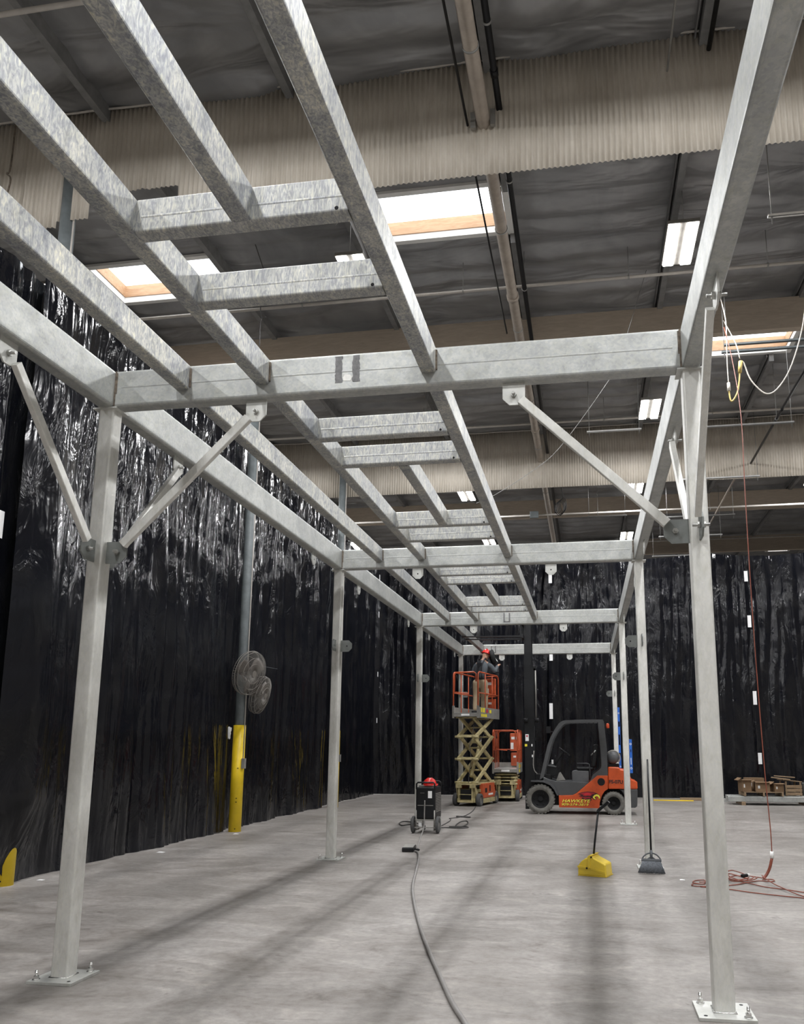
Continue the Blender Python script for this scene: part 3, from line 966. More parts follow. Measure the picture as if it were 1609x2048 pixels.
# ================================================================ HIGH BAY LAMPS
VIS = {(1.65, 12.05): 'big glaring high bay lamp beside the right edge beam, largest in view',
       (1.65, 18.55): 'glaring high bay lamp above the nearest right column, second largest',
       (1.65, 24.55): 'small glaring high bay lamp right, behind the diagonal brace',
       (-3.65, 24.55): 'small glaring high bay lamp seen between the joists',
       (-3.65, 30.5): 'tiny far high bay lamp just over the second crossbeam',
       (-3.65, 12.05): 'high bay lamp hidden above the nearest headers on the left',
       (-3.65, 18.55): 'high bay lamp masked by the steel behind the nearest crossbeam',
       (-3.65, 5.8): 'high bay lamp just above the top left of the picture',
       (1.65, 5.8): 'high bay lamp just above the top right of the picture'}
for ix, x in enumerate(FIX_X):
    for iy, y in enumerate(FIX_Y):
        if x > 6 and y > 25:
            continue
        lab = VIS.get((x, y), 'high bay lamp of the %s lengthwise row, %s' % (
            ('left outermost', 'left inner', 'right inner', 'right outermost')[ix],
            ('added unseen far behind the viewpoint for frontal light', 'behind the viewpoint', 'level with the nearest bay', 'level with the big skylight', 'under the farther corrugated curtain line', 'over the back plastic curtain', 'beyond the back plastic curtain', 'nearest the back wall')[iy]))
        t = thing('high_bay_lamp', lab, 'ceiling lamp', (x, y, FIX_Z), 0, 'high bay lamps')
        MB().bx(-.24, .24, -.56, .56, .03, .09).build('housing', LGREY, t, .006)
        for dx in (-.14, .14):
            p = MB().bx(dx-.08, dx+.08, -.54, .54, .005, .03).build('lens', LEDP, t, .004)
            ld = bpy.data.lights.new('strip_light', 'AREA')
            ld.shape = 'RECTANGLE'
            ld.size, ld.size_y = .11, 1.06
            ld.energy = LAMP_W
            ld.color = LAMP_COL
            lo = bpy.data.objects.new('strip_light', ld)
            COL.objects.link(lo)
            lo.parent = t
            lo.location = (dx*.7, 0, -.002)
        for yy in (-.5, .5):
            MB().cyl((0, yy, .09), (0, yy, 10.28-FIX_Z), .006, 6).build('hanging_wire', ROD, t)
# ================================================================ FORKLIFT
def mirror_y(poly):
    return poly
FKX, FKY = -0.30, 20.5
fk = thing('forklift', 'orange forklift with dark cab frame, tall raised black mast and hawk emblem', 'forklift', (FKX, FKY, 0))
P_orange = [(-.431, .438), (-.103, .448), (-.003, .498), (.24, .70), (.492, .909), (.742, .911), (.733, .598), (.659, .554), (.587, .447), (.534, .291), (.524, .152), (-.427, .162)]
P_cw = [(.749, 1.115), (1.009, 1.109), (1.041, 1.064), (1.203, 1.046), (1.292, .823), (1.427, .776), (1.426, .602), (.740, .598)]
P_low = [(1.20, .60), (1.426, .602), (1.406, .207), (1.356, .172), (1.183, .169), (1.163, .30), (1.12, .453), (1.05, .555), (1.001, .60)]
P_step = [(-.794, .862), (-.634, .805), (-.474, .763), (-.115, .761), (.30, .735), (.235, .69), (-.003, .498), (-.103, .448), (-.431, .438), (-.498, .57), (-.616, .697), (-.795, .774)]
P_fend = [(-1.097, .781), (-.815, .787), (-.675, .745), (-.556, .668), (-.478, .571), (-.431, .438), (-.471, .438), (-.538, .57), (-.636, .677), (-.796, .74), (-1.088, .751)]
gfo = [(-.885, .802), (-.68, 1.618), (-.60, 1.82), (-.511, 1.979), (-.44, 2.085), (-.387, 2.15), (-.32, 2.195), (-.244, 2.217), (.16, 2.232), (.659, 2.235), (.686, 2.189)]
gfi = [(-.784, .853), (-.60, 1.578), (-.53, 1.78), (-.441, 1.939), (-.327, 2.08), (-.25, 2.13), (-.164, 2.156), (.158, 2.166), (.528, 2.169)]
gro = [(.738, 1.543), (.742, .911)]
gri = [(.548, 2.169), (.581, 1.582), (.599, 1.188), (.59, 1.10), (.556, 1.06), (.384, .922), (.30, .735), (.492, .909)]
P_guard = gfo + gro + gri[::-1][0:] + gfi[::-1][1:]
bp = MB().slab(P_orange, -.53, .53).build('body_panel', ORANGE, fk, .008)
MB().cyl((.58, -.536, .765), (.58, -.52, .765), .088, 24).build('filler_recess', BLACKM, bp)
MB().slab(P_cw, -.50, .50).build('counterweight', ORANGE, fk, .03)
MB().slab(P_low, -.48, .48).build('rear_bumper', DGREY, fk, .02)
MB().slab(P_step, -.50, .50).build('step_panel', DGREY, fk, .012)
m = MB().bx(-.95, 1.15, -.33, .33, .20, .58)
m.bx(-1.0, -.62, -.34, .34, .42, .92)
m.build('chassis', BLACKM, fk, .01)
for sy, nm in ((-1, 'near'), (1, 'far')):
    MB().slab(P_fend, sy*.565, sy*.36).build('fender', DGREY, fk, .004)
    MB().slab(P_guard, sy*.50, sy*.43).build('guard_frame', DGREY, fk, .008)
m = MB()
for k in range(8):
    x = -.22+k*.11
    m.bx(x-.018, x+.018, -.44, .44, 2.185, 2.215)
m.bx(-.30, -.24, -.44, .44, 2.15, 2.21); m.bx(.60, .67, -.44, .44, 2.16, 2.22)
m.build('roof_grille', DGREY, fk)
m = MB().bx(.60, .70, -.43, -.37, .95, 2.15).bx(.60, .70, .37, .43, .95, 2.15).bx(.62, .68, -.40, .40, 1.30, 1.34)
m.build('rear_pillar', DGREY, fk)
# seat
s = MB().slab([(-.11, .986), (-.07, 1.008), (-.01, 1.017), (.268, 1.009), (.297, .99), (.29, .725), (-.106, .721)], -.30, .30).build('seat_base', SEATM, fk, .02)
m = MB().bx(.0, .42, -.25, .25, 1.02, 1.10)
m.build('seat_cushion', BLACKP, fk, .03)
m = MB().slab([(.36, 1.08), (.48, 1.10), (.55, 1.60), (.50, 1.66), (.42, 1.62)], -.24, .24)
m.build('seat_back', BLACKP, fk, .03)
m = MB().tube([(.015, -.29, 1.185), (.25, -.29, 1.19), (.31, -.29, 1.17), (.325, -.29, 1.02), (.33, -.29, .80)], .013, 8)
m.build('armrest', DGREY, fk)
m = MB().tube([(.36, -.2, 1.38), (.44, -.23, 1.46), (.47, -.25, 1.50)], .016, 8)
m.build('grab_bar', SILV, fk)
# steering
m = MB().cyl((-.66, 0, .95), (-.34, 0, 1.46), .035, 10)
m.slab([(-.72, .86), (-.72, 1.10), (-.64, 1.20), (-.50, 1.12), (-.46, .90)], -.22, .22)
m.build('steering_column', BLACKM, fk, .01)
ax = Vector((.60, 0, .80)).normalized()
c0 = Vector((-.29, 0, 1.47))
t_ = Vector((0, 1, 0)); u_ = ax.cross(t_)
m = MB().tube([c0+(t_*cos(2*pi*k/28)+u_*sin(2*pi*k/28))*.15 for k in range(28)], .014, 8, True)
for a in (0, 2.1, 4.2):
    m.tube([c0-ax*.03, c0+(t_*cos(a)+u_*sin(a))*.15], .009, 6)
m.build('steering_wheel', BLACKP, fk)
m = MB().tube([(-.50, -.15, 1.1), (-.52, -.17, 1.30), (-.50, -.18, 1.38)], .01, 6)
m.build('lever', BLACKP, fk)
MB().bx(-.60, -.555, -.235, -.23, 1.17, 1.27).build('sticker', STICK, fk)
MB().slab([(-.69, 1.12), (-.50, 1.09), (-.49, 1.11), (-.60, 1.16), (-.68, 1.15)], -.24, .1).build('dash_ledge', SEATM, fk)
MB().slab([(-.50, .76), (-.43, .95), (-.40, .97), (-.28, .78)], -.12, .12).build('pedal_board', LGREY, fk)
# gas bottle
g = MB().lathe([(.0, -.40), (.06, -.40), (.11, -.375), (.145, -.32), (.15, -.27), (.15, .27), (.145, .32), (.11, .375), (0, .40)], (.88, 0, 1.33), 'y', 28).build('gas_bottle', SEATM, fk)
m = MB()
arc = [(.88+.165*cos(rad(a)), -.36, 1.33+.165*sin(rad(a))) for a in range(-40, 150, 10)]
m.tube(arc, .016, 8)
m.build('collar', LGREY, g)
m = MB().bx(.74, 1.02, -.3, .3, 1.10, 1.18).bx(.80, .84, -.2, .2, 1.16, 1.40)
m.build('bottle_cradle', BLACKP, fk)
l = MB().lathe([(0, -.02), (.035, -.02), (.04, .0), (.038, .07), (.02, .095), (0, .10)], (.775, -.36, 2.05), 'z', 16).build('beacon', simple('beacon_orange', (.70, .09, .03), .35), fk)
MB().bx(.70, .80, -.37, -.35, 2.01, 2.03).build('beacon_bracket', BLACKP, fk)
m = MB().box((-.65, -.50, 1.99), (.10, .03, .16)).tube([(-.60, -.5, 1.95), (-.52, -.46, 1.93)], .01, 6)
m.build('mirror', BLACKP, fk)
# wheels
def wheel(parent, x, y, r, wd, rim_r, mat, lugs=26, rimmat=BLACKM):
    sg = -1 if y < 0 else 1
    m = MB().lathe([(rim_r, -wd/2), (r*.90, -wd/2), (r*.965, -wd*.38), (r*.965, wd*.38), (r*.90, wd/2), (rim_r, wd/2), (rim_r, -wd/2)], (x, y, r), 'y', 40)
    for k in range(lugs):
        a = 2*pi*k/lugs
        R = Matrix.Rotation(-a, 3, 'Y')
        for q in (-1, 1):
            m.box(Vector((x, y+q*wd*.27, r))+R @ Vector((r*.962, 0, 0)), (r*.075, wd*.40, 2*pi*r/lugs*.55), R)
    w_ = m.build('wheel', mat, parent)
    m = MB().lathe([(0, sg*wd*.12), (rim_r*.5, sg*wd*.12), (rim_r*.55, sg*wd*.22), (rim_r*.8, sg*wd*.20), (rim_r*.92, sg*wd*.44), (rim_r*1.01, sg*wd*.46), (rim_r*1.01, 0)], (x, y, r), 'y', 32)
    rm = m.build('rim', rimmat, w_)
    m = MB()
    for k in range(6):
        a = 2*pi*k/6
        m.cyl((x+cos(a)*rim_r*.66, y+sg*wd*.18, r+sin(a)*rim_r*.66), (x+cos(a)*rim_r*.66, y+sg*wd*.30, r+sin(a)*rim_r*.66), rim_r*.07, 6)
    m.cyl((x, y, r), (x, y+sg*wd*.3, r), rim_r*.26, 16)
    m.build('hub', BLACKP, w_)
    return w_
for y in (-.44, .44):
    wheel(fk, -.87, y, .35, .21, .215, TYRE)
    wheel(fk, .86, y, .272, .18, .155, TYRE, 24)
# mast, carriage and forks (raised)
m = MB()
for y in (-.34, .34):
    m.bx(-1.24, -1.00, y-.03, y+.03, .10, 3.52)
for z in (.45, 1.72, 3.46):
    m.bx(-1.10, -1.0, -.34, .34, z, z+.09)
m.build('outer_mast', BLACKP, fk)
m = MB()
for y in (-.26, .26):
    m.bx(-1.235, -1.06, y-.028, y+.028, 1.5, 4.95)
for z in (1.52, 3.1, 4.86):
    m.bx(-1.12, -1.04, -.26, .26, z, z+.08)
m.build('inner_mast', BLACKP, fk)
m = MB().bx(-1.29, -1.24, -.5, .5, 4.60, 4.70).bx(-1.29, -1.24, -.5, .5, 4.26, 4.36).bx(-1.25, -1.12, -.2, .2, 4.2, 4.75)
m.build('carriage', BLACKP, fk)
for y in (-.27, .27):
    m = MB().slab([(-1.29, 4.72), (-1.335, 4.72), (-1.335, 4.345), (-2.82, 4.345), (-2.82, 4.330), (-1.34, 4.298), (-1.29, 4.298)], y-.055, y+.055)
    m.build('fork', BLACKP, fk, .004)
for y in (-.14, .14):
    m = MB().cyl((-1.06, y, .5), (-1.06, y, 2.1), .04, 12)
    cy = m.build('lift_cylinder', BLACKP, fk)
    MB().cyl((-1.06, y, 2.1), (-1.06, y, 3.46), .02, 10).build('piston_rod', SILV, cy)
m = MB().tube([(-.955, -.35, 3.45), (-.95, -.36, 2.9), (-.955, -.36, 2.25)], .016, 8)
m.build('hose', LGREY, fk)
m = MB().tube([(-1.017, -.37, 1.485), (-1.036, -.40, 1.172), (-1.008, -.40, 1.012), (-.937, -.37, .932)], .013, 8, sub=3)
m.build('grab_handle', LGREY, fk)
m = MB().cyl((-1.0, -.36, 3.50), (-1.0, -.30, 3.50), .055, 14).bx(-1.02, -.95, -.36, -.34, 3.35, 3.5)
m.build('hose_pulley', BLACKM, fk)
for x in (-1.20, -.93):
    m = MB().cyl((x-.05, -.40, 2.22), (x+.05, -.40, 2.22), .055, 14)
    m.tube([(x, -.36, 2.26), (-1.05, -.36, 2.27)], .012, 6)
    m.build('work_light', BLACKM, fk)
MB().bx(-1.222, -1.14, -.374, -.371, 1.72, 1.885).build('sticker', STICK, fk)
MB().bx(-1.205, -1.16, -.3765, -.3745, 1.82, 1.86).build('sticker', STICKR, fk)
MB().bx(-1.24, -1.18, -.374, -.371, 1.588, 1.647).build('sticker', STICKY, fk)
MB().bx(-1.08, -1.05, -.374, -.371, 1.59, 1.645).build('sticker', STICK, fk)
MB().bx(-1.07, -1.03, -.374, -.371, 1.33, 1.39).build('sticker', STICK, fk)
# lettering and the hawk emblem on the near side
text_mesh('lettering', 'HAWKEYE', LETD, .098, (-.024, -.5335, .309), fk, .0035, .25, 1.42)
text_mesh('lettering', 'HAWKEYE', LETY, .098, (-.030, -.5365, .313), fk, .0012, .25, 1.42)
text_mesh('lettering', '909-574-3819', LETD, .080, (-.055, -.5335, .227), fk, .003, .25, 1.42)
text_mesh('lettering', '909-574-3819', LETY, .080, (-.060, -.5365, .231), fk, .0004, .25, 1.42)
text_mesh('lettering', 'FS-07U', LETD, .112, (.926, -.5035, .765), fk, .003, 0, 1.0)
hawk = [(.019, .474), (.080, .505), (.133, .523), (.262, .538), (.39, .526), (.47, .499), (.53, .462), (.555, .42), (.545, .37), (.518, .355), (.505, .40), (.476, .418), (.44, .41), (.46, .372), (.45, .352), (.40, .350), (.36, .39),
        (.33, .379), (.345, .34), (.313, .323), (.300, .355), (.282, .338), (.27, .36), (.241, .330), (.235, .36), (.21, .345), (.205, .368), (.145, .353), (.10, .376), (.13, .392), (.045, .423), (.107, .437), (.050, .458), (.09, .468)]
e = MB().slab(hawk, -.5345, -.530).build('emblem', HAWKD, fk)
def inset(poly, k, c):
    return [(c[0]+(a-c[0])*k, c[1]+(b-c[1])*k) for a, b in poly]
f1 = [(.045, .474), (.14, .512), (.262, .526), (.38, .515), (.44, .495), (.40, .482), (.36, .478), (.35, .455), (.31, .43), (.25, .44), (.20, .425), (.13, .45), (.17, .462), (.10, .472)]
MB().slab(f1, -.5365, -.534).build('emblem_feathers', HAWKR, e)
f2 = [(.075, .427), (.15, .41), (.22, .405), (.29, .41), (.32, .40), (.31, .375), (.26, .385), (.22, .375), (.16, .375), (.155, .392), (.10, .40)]
MB().slab(f2, -.5365, -.534).build('emblem_feathers', HAWKR, e)
MB().slab([(.15, .468), (.21, .50), (.26, .507), (.31, .495), (.34, .475), (.31, .455), (.26, .462), (.22, .452)], -.5375, -.536).build('emblem_highlight', HAWKB, e)
MB().slab([(.372, .412), (.412, .459), (.469, .478), (.516, .462), (.543, .421), (.538, .381), (.518, .368), (.507, .412), (.476, .430), (.44, .425), (.415, .408), (.425, .385), (.452, .366), (.42, .361), (.386, .385)], -.5375, -.534).build('emblem_beak', LETY, e)

# ================================================================ SCISSOR LIFTS
def scissor_lift(loc, rz, zs, deck, lab):
    t = thing('scissor_lift', lab, 'scissor lift', loc, rz)
    YN, YF = -.90, .90
    base = MB().bx(-.24, .24, -.80, .85, .13, .40).bx(-.30, .30, -.55, .70, .36, .44).build('chassis', CREAM, t, .008)
    for sx in (-1, 1):
        m = MB().slab([(-.50, .20), (-.50, .58), (.45, .58), (.45, .44), (.55, .34), (.55, .20)], sx*.26, sx*.375, 'yz')
        cvr = m.build('side_cover', ORANGE2, t, .01)
        MB().bx(sx*.376, sx*.379, -.36, -.20, .34, .46).build('sticker', BLACKM, cvr)
        MB().bx(sx*.376, sx*.379, -.08, .30, .26, .31).build('sticker', STICK, cvr)
        MB().bx(sx*.376, sx*.379, .0, .10, .36, .52).build('sticker', HAWKD, cvr)
        MB().bx(sx*.25, sx*.385, -.52, .60, .07, .19).build('step', CREAM, t, .006)
        for yy in (-.70, .62):
            m = MB().lathe([(.10, -.055), (.155, -.055), (.168, -.035), (.168, .035), (.155, .055), (.10, .055), (.10, -.055)], (sx*.335, yy, .168), 'x', 30)
            wl = m.build('wheel', TYRED, t)
            MB().lathe([(0, sx*.03), (.05, sx*.03), (.09, sx*.015), (.101, sx*.045), (.101, 0)], (sx*.335, yy, .168), 'x', 24).build('rim', LGREY, wl)
        # near end fork frame
        m = MB().bx(sx*.19-.02, sx*.19+.02, -.90, -.80, .10, .56)
        m.bx(sx*.20-.07, sx*.20+.07, -.93, -.80, .48, .58)
        m.slab([(-.88, .48), (-.78, .48), (-.62, .12), (-.72, .10)], sx*.25, sx*.28, 'yz')
        m.build('end_frame', CREAM, t, .004)
    m = MB().bx(-.21, .21, -.92, -.86, .10, .15).bx(-.19, .19, -.90, -.88, .30, .32).bx(-.26, .26, -.84, -.78, .10, .20)
    m.build('end_crossbar', CREAM, t, .003)
    MB().bx(-.15, .15, -.86, -.84, .18, .44).build('battery_box', BLACKM, t)
    MB().bx(-.30, .30, -.86, .80, .555, .60).build('base_rail', CREAM, t, .004) if len(zs) and zs[0] > .55 else None
    # scissor stack
    ya, yb = -.78, .60
    for k in range(len(zs)-1):
        z0, z1 = zs[k], zs[k+1]
        for sx in (-1, 1):
            for xo, a, b in ((.255, (ya, z0), (yb, z1)), (.195, (ya, z1), (yb, z0))):
                flip = (k % 2 == 1)
                xx = (.255 if (xo == .195) == flip else .195) if False else xo
                MB().rbeam((sx*xx, a[0], a[1]), (sx*xx, b[0], b[1]), .05, .105 if z1-z0 > .2 else .055, .006).build('scissor_arm', CREAM, t)
        for yy, zz in ((ya, z0), (yb, z0), ((ya+yb)/2, (z0+z1)/2)):
            MB().cyl((-.31, yy, zz), (.31, yy, zz), .024 if z1-z0 > .2 else .018, 12).build('cross_tube', CREAM, t)
        for sx in (-1, 1):
            m = MB().cyl((sx*.15, ya-.01, z0), (sx*.34, ya-.01, z0), .032, 12)
            m.build('pivot_sleeve', CREAM, t)
        if z1-z0 > .2:
            MB().rbeam((-.22, ya+.03, z1+.02), (.22, ya+.03, z1+.02), .05, .07, .006).build('tie_bar', CREAM, t)
    for zz in (zs[-1],):
        MB().cyl((-.31, ya, zz), (.31, ya, zz), .022, 12).build('cross_tube', CREAM, t)
        MB().cyl((-.31, yb, zz), (.31, yb, zz), .022, 12).build('cross_tube', CREAM, t)
    if zs[-1]-zs[0] > 1:
        m = MB().cyl((0, -.45, zs[0]+.15), (0, .30, zs[1]+.45), .045, 12)
        cyl_ = m.build('lift_cylinder', CREAM, t)
        MB().cyl((0, .30, zs[1]+.45), (0, .38, zs[1]+.53), .028, 12).build('piston_rod', SILV, cyl_)
        m = MB().tube([(.10, -.5, zs[3]-.05), (.12, -.62, zs[2]+.1), (.05, -.70, zs[2]-.2), (.10, -.74, zs[1]), (.06, -.80, zs[0]+.1), (.08, -.83, .45)], .008, 6, sub=5)
        m.build('hose', CABLE, t)
        m = MB().tube([(-.02, .0, zs[2]+.15), (.05, -.1, zs[2]-.02), (.12, .05, zs[2]-.05), (.16, .2, zs[2]+.1)], .011, 6, sub=5)
        m.build('hose', CABLE, t)
        m = MB().bx(-.02, .12, -.30, -.12, zs[2]-.18, zs[2]-.02)
        m.build('valve_block', CREAM, t, .006)
    # platform
    dk = MB().bx(-.375, .375, YN, YF, deck-.10, deck-.01).build('deck', LGREY, t, .004)
    MB().bx(-.36, .36, YN-.004, YF, deck-.01, deck+.003).build('deck_plate', SILV, dk)
    MB().bx(-.12, .12, YN-.004, YN-.001, deck-.075, deck-.025).build('sticker', STICK, dk)
    for sx in (-1, 1):
        MB().bx(sx*.362, sx*.385, YN, YF, deck-.13, deck+.16).build('toe_board', LGREY, t)
    MB().bx(-.36, .36, YF-.02, YF, deck, deck+.15).build('toe_board', LGREY, t)
    m0 = MB()
    for y0, y1, z0, z1, mt in ((-.72, -.60, .02, .145, STICKY), (-.55, -.40, .02, .145, STICKY), (-.28, -.12, .02, .12, STICKR), (0.0, .16, .02, .11, STICKY), (-.70, -.58, -.10, -.02, STICKY), (-.54, -.42, -.10, -.02, STICKY), (-.38, -.22, -.10, -.02, STICKY)):
        MB().bx(.386, .389, y0, y1, deck+z0, deck+z1).build('sticker', mt, t)
    r = .021
    Z0, Z1, ZM = deck, deck+1.12, deck+.55
    for sx in (-1, 1):
        x = sx*.36
        m = MB().tube([(x, YN+.02, Z0), (x, YN+.02, Z1-.09), (x, YN+.05, Z1-.03), (x, YN+.12, Z1), (x, YF-.12, Z1), (x, YF-.05, Z1-.03), (x, YF-.02, Z1-.09), (x, YF-.02, Z0)], r, 10)
        m.tube([(x, YN+.02, ZM), (x, YF-.02, ZM)], r*.8, 8)
        m.build('side_rail', ORANGE2, t)
        for yy in (-.28, .32):
            MB().cyl((x, yy, Z0), (x, yy, Z1), r*.8, 8).build('rail_post', ORANGE2, t)
        MB().bx(x-.028, x+.028, YN-.006, YN+.05, deck-.14, deck+.20).build('post_socket', LGREY, t, .004)
    m = MB().tube([(-.36, YF-.02, Z1-.05), (-.3, YF-.02, Z1), (.3, YF-.02, Z1), (.36, YF-.02, Z1-.05)], r, 10)
    m.tube([(-.36, YF-.02, ZM), (.36, YF-.02, ZM)], r*.8, 8)
    m.build('end_rail', ORANGE2, t)
    m = MB().tube([(-.34, YN+.03, ZM+.02), (-.33, YN+.03, Z1-.06), (-.28, YN+.03, Z1-.01), (.24, YN+.03, Z1-.01), (.30, YN+.03, Z1-.06), (.30, YN+.03, ZM+.30)], r, 10)
    g_ = m.build('gate', ORANGE2, t)
    MB().tube([(-.33, YN+.03, ZM+.02), (.05, YN+.10, ZM-.02)], r*.7, 8).build('gate_bar', ORANGE2, g_)
    MB().tube([(-.27, YN+.03, Z1-.08), (-.25, YN+.03, Z1-.24)], .012, 8).build('latch', BLACKM, g_)
    c = MB().bx(.02, .33, .70, .80, deck+.50, deck+1.05).bx(.04, .32, .74, .82, deck+.05, deck+.46).build('control_box', ORANGE2, t, .02)
    MB().bx(.06, .22, .696, .70, deck+.86, deck+.94).build('sticker', STICK, c)
    MB().bx(.04, .13, .696, .70, deck+.56, deck+.76).build('sticker', STICK, c)
    MB().bx(.12, .20, .69, .74, deck+.30, deck+.36).build('sticker', STICK, c)
    MB().cyl((.25, .69, deck+.98), (.25, .66, deck+1.10), .014, 8).build('joystick', BLACKM, c)
    return t
A1 = -rad(12.0)
scissor_lift((-3.105, 22.86, 0), A1, [.62, 1.24, 1.84, 2.36], 2.48, 'raised orange and cream scissor lift with the worker on its platform')
scissor_lift((-2.43, 24.93, 0), rad(1.0), [.50, .59, .68, .77], .93, 'lowered orange and cream scissor lift standing behind the raised one')
# ================================================================ PERSON
def skel(name, pts, edges, mat, parent, sub=2, root=0):
    """pts [(x,y,z,r)] -> one continuous skin"""
    me = bpy.data.meshes.new(name)
    me.from_pydata([p[:3] for p in pts], edges, [])
    o = bpy.data.objects.new(name, me)
    COL.objects.link(o)
    md = o.modifiers.new('skin', 'SKIN')
    md.use_smooth_shade = True
    for i, p in enumerate(pts):
        sv = me.skin_vertices[0].data[i]
        r = p[3] if isinstance(p[3], tuple) else (p[3], p[3])
        if r[0] > .03:
            r = (r[0]*1.16, r[1]*1.16)
        sv.radius = r
        sv.use_root = (i == root)
    sb = o.modifiers.new('sub', 'SUBSURF')
    sb.levels = sb.render_levels = sub
    dg = bpy.context.evaluated_depsgraph_get()
    nm = bpy.data.meshes.new_from_object(o.evaluated_get(dg))
    bpy.data.objects.remove(o)
    nm.materials.clear(); nm.materials.append(mat)
    for pl in nm.polygons:
        pl.use_smooth = True
    q = bpy.data.objects.new(name, nm)
    COL.objects.link(q)
    q.parent = parent
    return q
pw = thing('person', 'person in red hard hat, grey shirt and khaki trousers welding on the raised lift', 'person', (-2.985, 22.78, 2.484), rad(-8))
B = []
E_ = []
def jt(x, y, z, r, par=None):
    B.append((x, y, z, r))
    if par is not None:
        E_.append((par, len(B)-1))
    return len(B)-1
hip = jt(0, 0, .93, (.155, .11))
wa = jt(0.01, .01, 1.10, (.125, .085), hip)
ch = jt(.03, .03, 1.30, (.145, .095), wa)
sh = jt(.05, .06, 1.44, (.11, .07), ch)
nk = jt(.085, .10, 1.53, .052, sh)
h1 = jt(.115, .135, 1.60, (.075, .085), nk)
h2 = jt(.13, .155, 1.69, (.082, .10), h1)
h3 = jt(.14, .165, 1.755, .065, h2)
for sx, el, wr, hd in ((-1, (-.25, .19, 1.20), (-.08, .42, 1.36), (-.03, .49, 1.40)), (1, (.38, .16, 1.21), (.42, .40, 1.38), (.43, .48, 1.42))):
    a = jt(.05+sx*.17, .06, 1.41, .050, sh)
    b = jt(*el, .036, a)
    m_ = jt(*[(p*.5+q*.5) for p, q in zip(el, wr)], .032, b)
    c = jt(*wr, .027, m_)
    d = jt(*hd, (.038, .022), c)
    hv = (Vector(hd)-Vector(wr)).normalized()
    sd = hv.cross(Vector((0, 0, 1))).normalized()
    for k, (o_, L) in enumerate(((-.030, .030), (-.010, .036), (.010, .034), (.028, .026))):
        p0 = Vector(hd)+hv*.03+sd*o_
        f1_ = jt(*p0, .010, d)
        p1 = p0+hv*L*.8-Vector((0, 0, .010))
        f2_ = jt(*p1, .009, f1_)
        p2 = p1+hv*L*.3-Vector((0, 0, .028))
        jt(*p2, .008, f2_)
    tb_ = Vector(wr)+hv*.03-sd*sx*.035
    q1 = jt(*tb_, .012, c)
    jt(*(tb_+hv*.035-sd*sx*.015-Vector((0, 0, .02))), .010, q1)
for sx in (-1, 1):
    th = jt(sx*.095, 0, .84, .088, hip)
    kn = jt(sx*.11, .03, .49, .058, th)
    cf = jt(sx*.115, 0, .34, .055, kn)
    an = jt(sx*.12, -.02, .09, .038, cf)
    to = jt(sx*.14, .13, .035, (.042, .028), an)
skel('body', B, E_, SKIN, pw, 2, hip)
# clothes
T = [(0, 0, .95, (.19, .145)), (0.01, .01, 1.10, (.178, .138)), (.03, .03, 1.30, (.215, .158)), (.05, .06, 1.44, (.185, .128)), (.08, .09, 1.505, .072)]
TE = [(0, 1), (1, 2), (2, 3), (3, 4)]
skel('shirt', T, TE, SHIRT, pw)
for sx, el, wr in ((-1, (-.25, .19, 1.20), (-.08, .42, 1.36)), (1, (.38, .16, 1.21), (.42, .40, 1.38))):
    s0_ = Vector((.05+sx*.13, .06, 1.40)); e0_ = Vector(el); w0_ = s0_.lerp(e0_, .5)+Vector((sx*.02, 0, .02))
    ps_ = catmull([s0_, w0_, e0_, e0_.lerp(Vector(wr), .5), e0_.lerp(Vector(wr), .88)], 5)
    mb_ = MB(); n_ = len(ps_)
    vs_ = []
    for q_, p_ in enumerate(ps_):
        d_ = (ps_[min(q_+1, n_-1)]-ps_[max(q_-1, 0)]).normalized()
        u_ = Vector((0, 0, 1)); u_ = (u_-d_*u_.dot(d_)).normalized(); t_ = d_.cross(u_)
        r_ = .078-.036*q_/(n_-1)+.003*sin(q_*2.1)
        vs_ += [p_+(t_*cos(2*pi*k/14)+u_*sin(2*pi*k/14))*r_ for k in range(14)]
    fs_ = [(q_*14+k, q_*14+(k+1) % 14, (q_+1)*14+(k+1) % 14, (q_+1)*14+k) for q_ in range(n_-1) for k in range(14)]
    fs_ += [tuple(range(14))[::-1], tuple(range((n_-1)*14, n_*14))]
    mb_.add(vs_, fs_, True).build('sleeve', SHIRT, pw)

T = [(0, 0, 1.0, (.185, .142)), (0, 0, .90, (.19, .142))]
TE = [(0, 1)]
for sx in (-1, 1):
    n0 = len(T)
    T += [(sx*.10, 0, .80, .118), (sx*.115, .03, .49, .094), (sx*.12, 0, .30, .092), (sx*.122, -.02, .08, .082)]
    TE += [(1, n0), (n0, n0+1), (n0+1, n0+2), (n0+2, n0+3)]
skel('trousers', T, TE, KHAKI, pw)
for sx in (-1, 1):
    skel('boot', [(sx*.12, -.03, .10, .055), (sx*.12, -.03, .045, (.05, .045)), (sx*.145, .14, .04, (.05, .038))], [(0, 1), (1, 2)], BOOT, pw)
m = MB()
for sx in (-1, 1):
    m.tube([(sx*.10, -.150, .98), (sx*.08, -.145, 1.15), (sx*.07+.02, -.145, 1.32), (sx*.09+.04, -.085, 1.49), (sx*.10+.05, .06, 1.56), (sx*.09+.04, .19, 1.40)], .022, 8, sub=4)
m.box((.03, -.145, 1.36), (.16, .02, .12))
m.build('harness', HARN, pw)
m = MB().lathe([(.172, -.02), (.178, .0), (.178, .035), (.172, .05)], (0, 0, .98), 'z', 24)
b_ = m.build('belt', HARN, pw)
b_.scale = (1, .76, 1)
c_ = Vector((.135, .155, 1.715))
RM = Matrix.Rotation(rad(-14), 3, 'X') @ Matrix.Rotation(rad(16), 3, 'Y')
def local(mb, M_, c):
    mb.v = [M_ @ p + c for p in mb.v]
    return mb
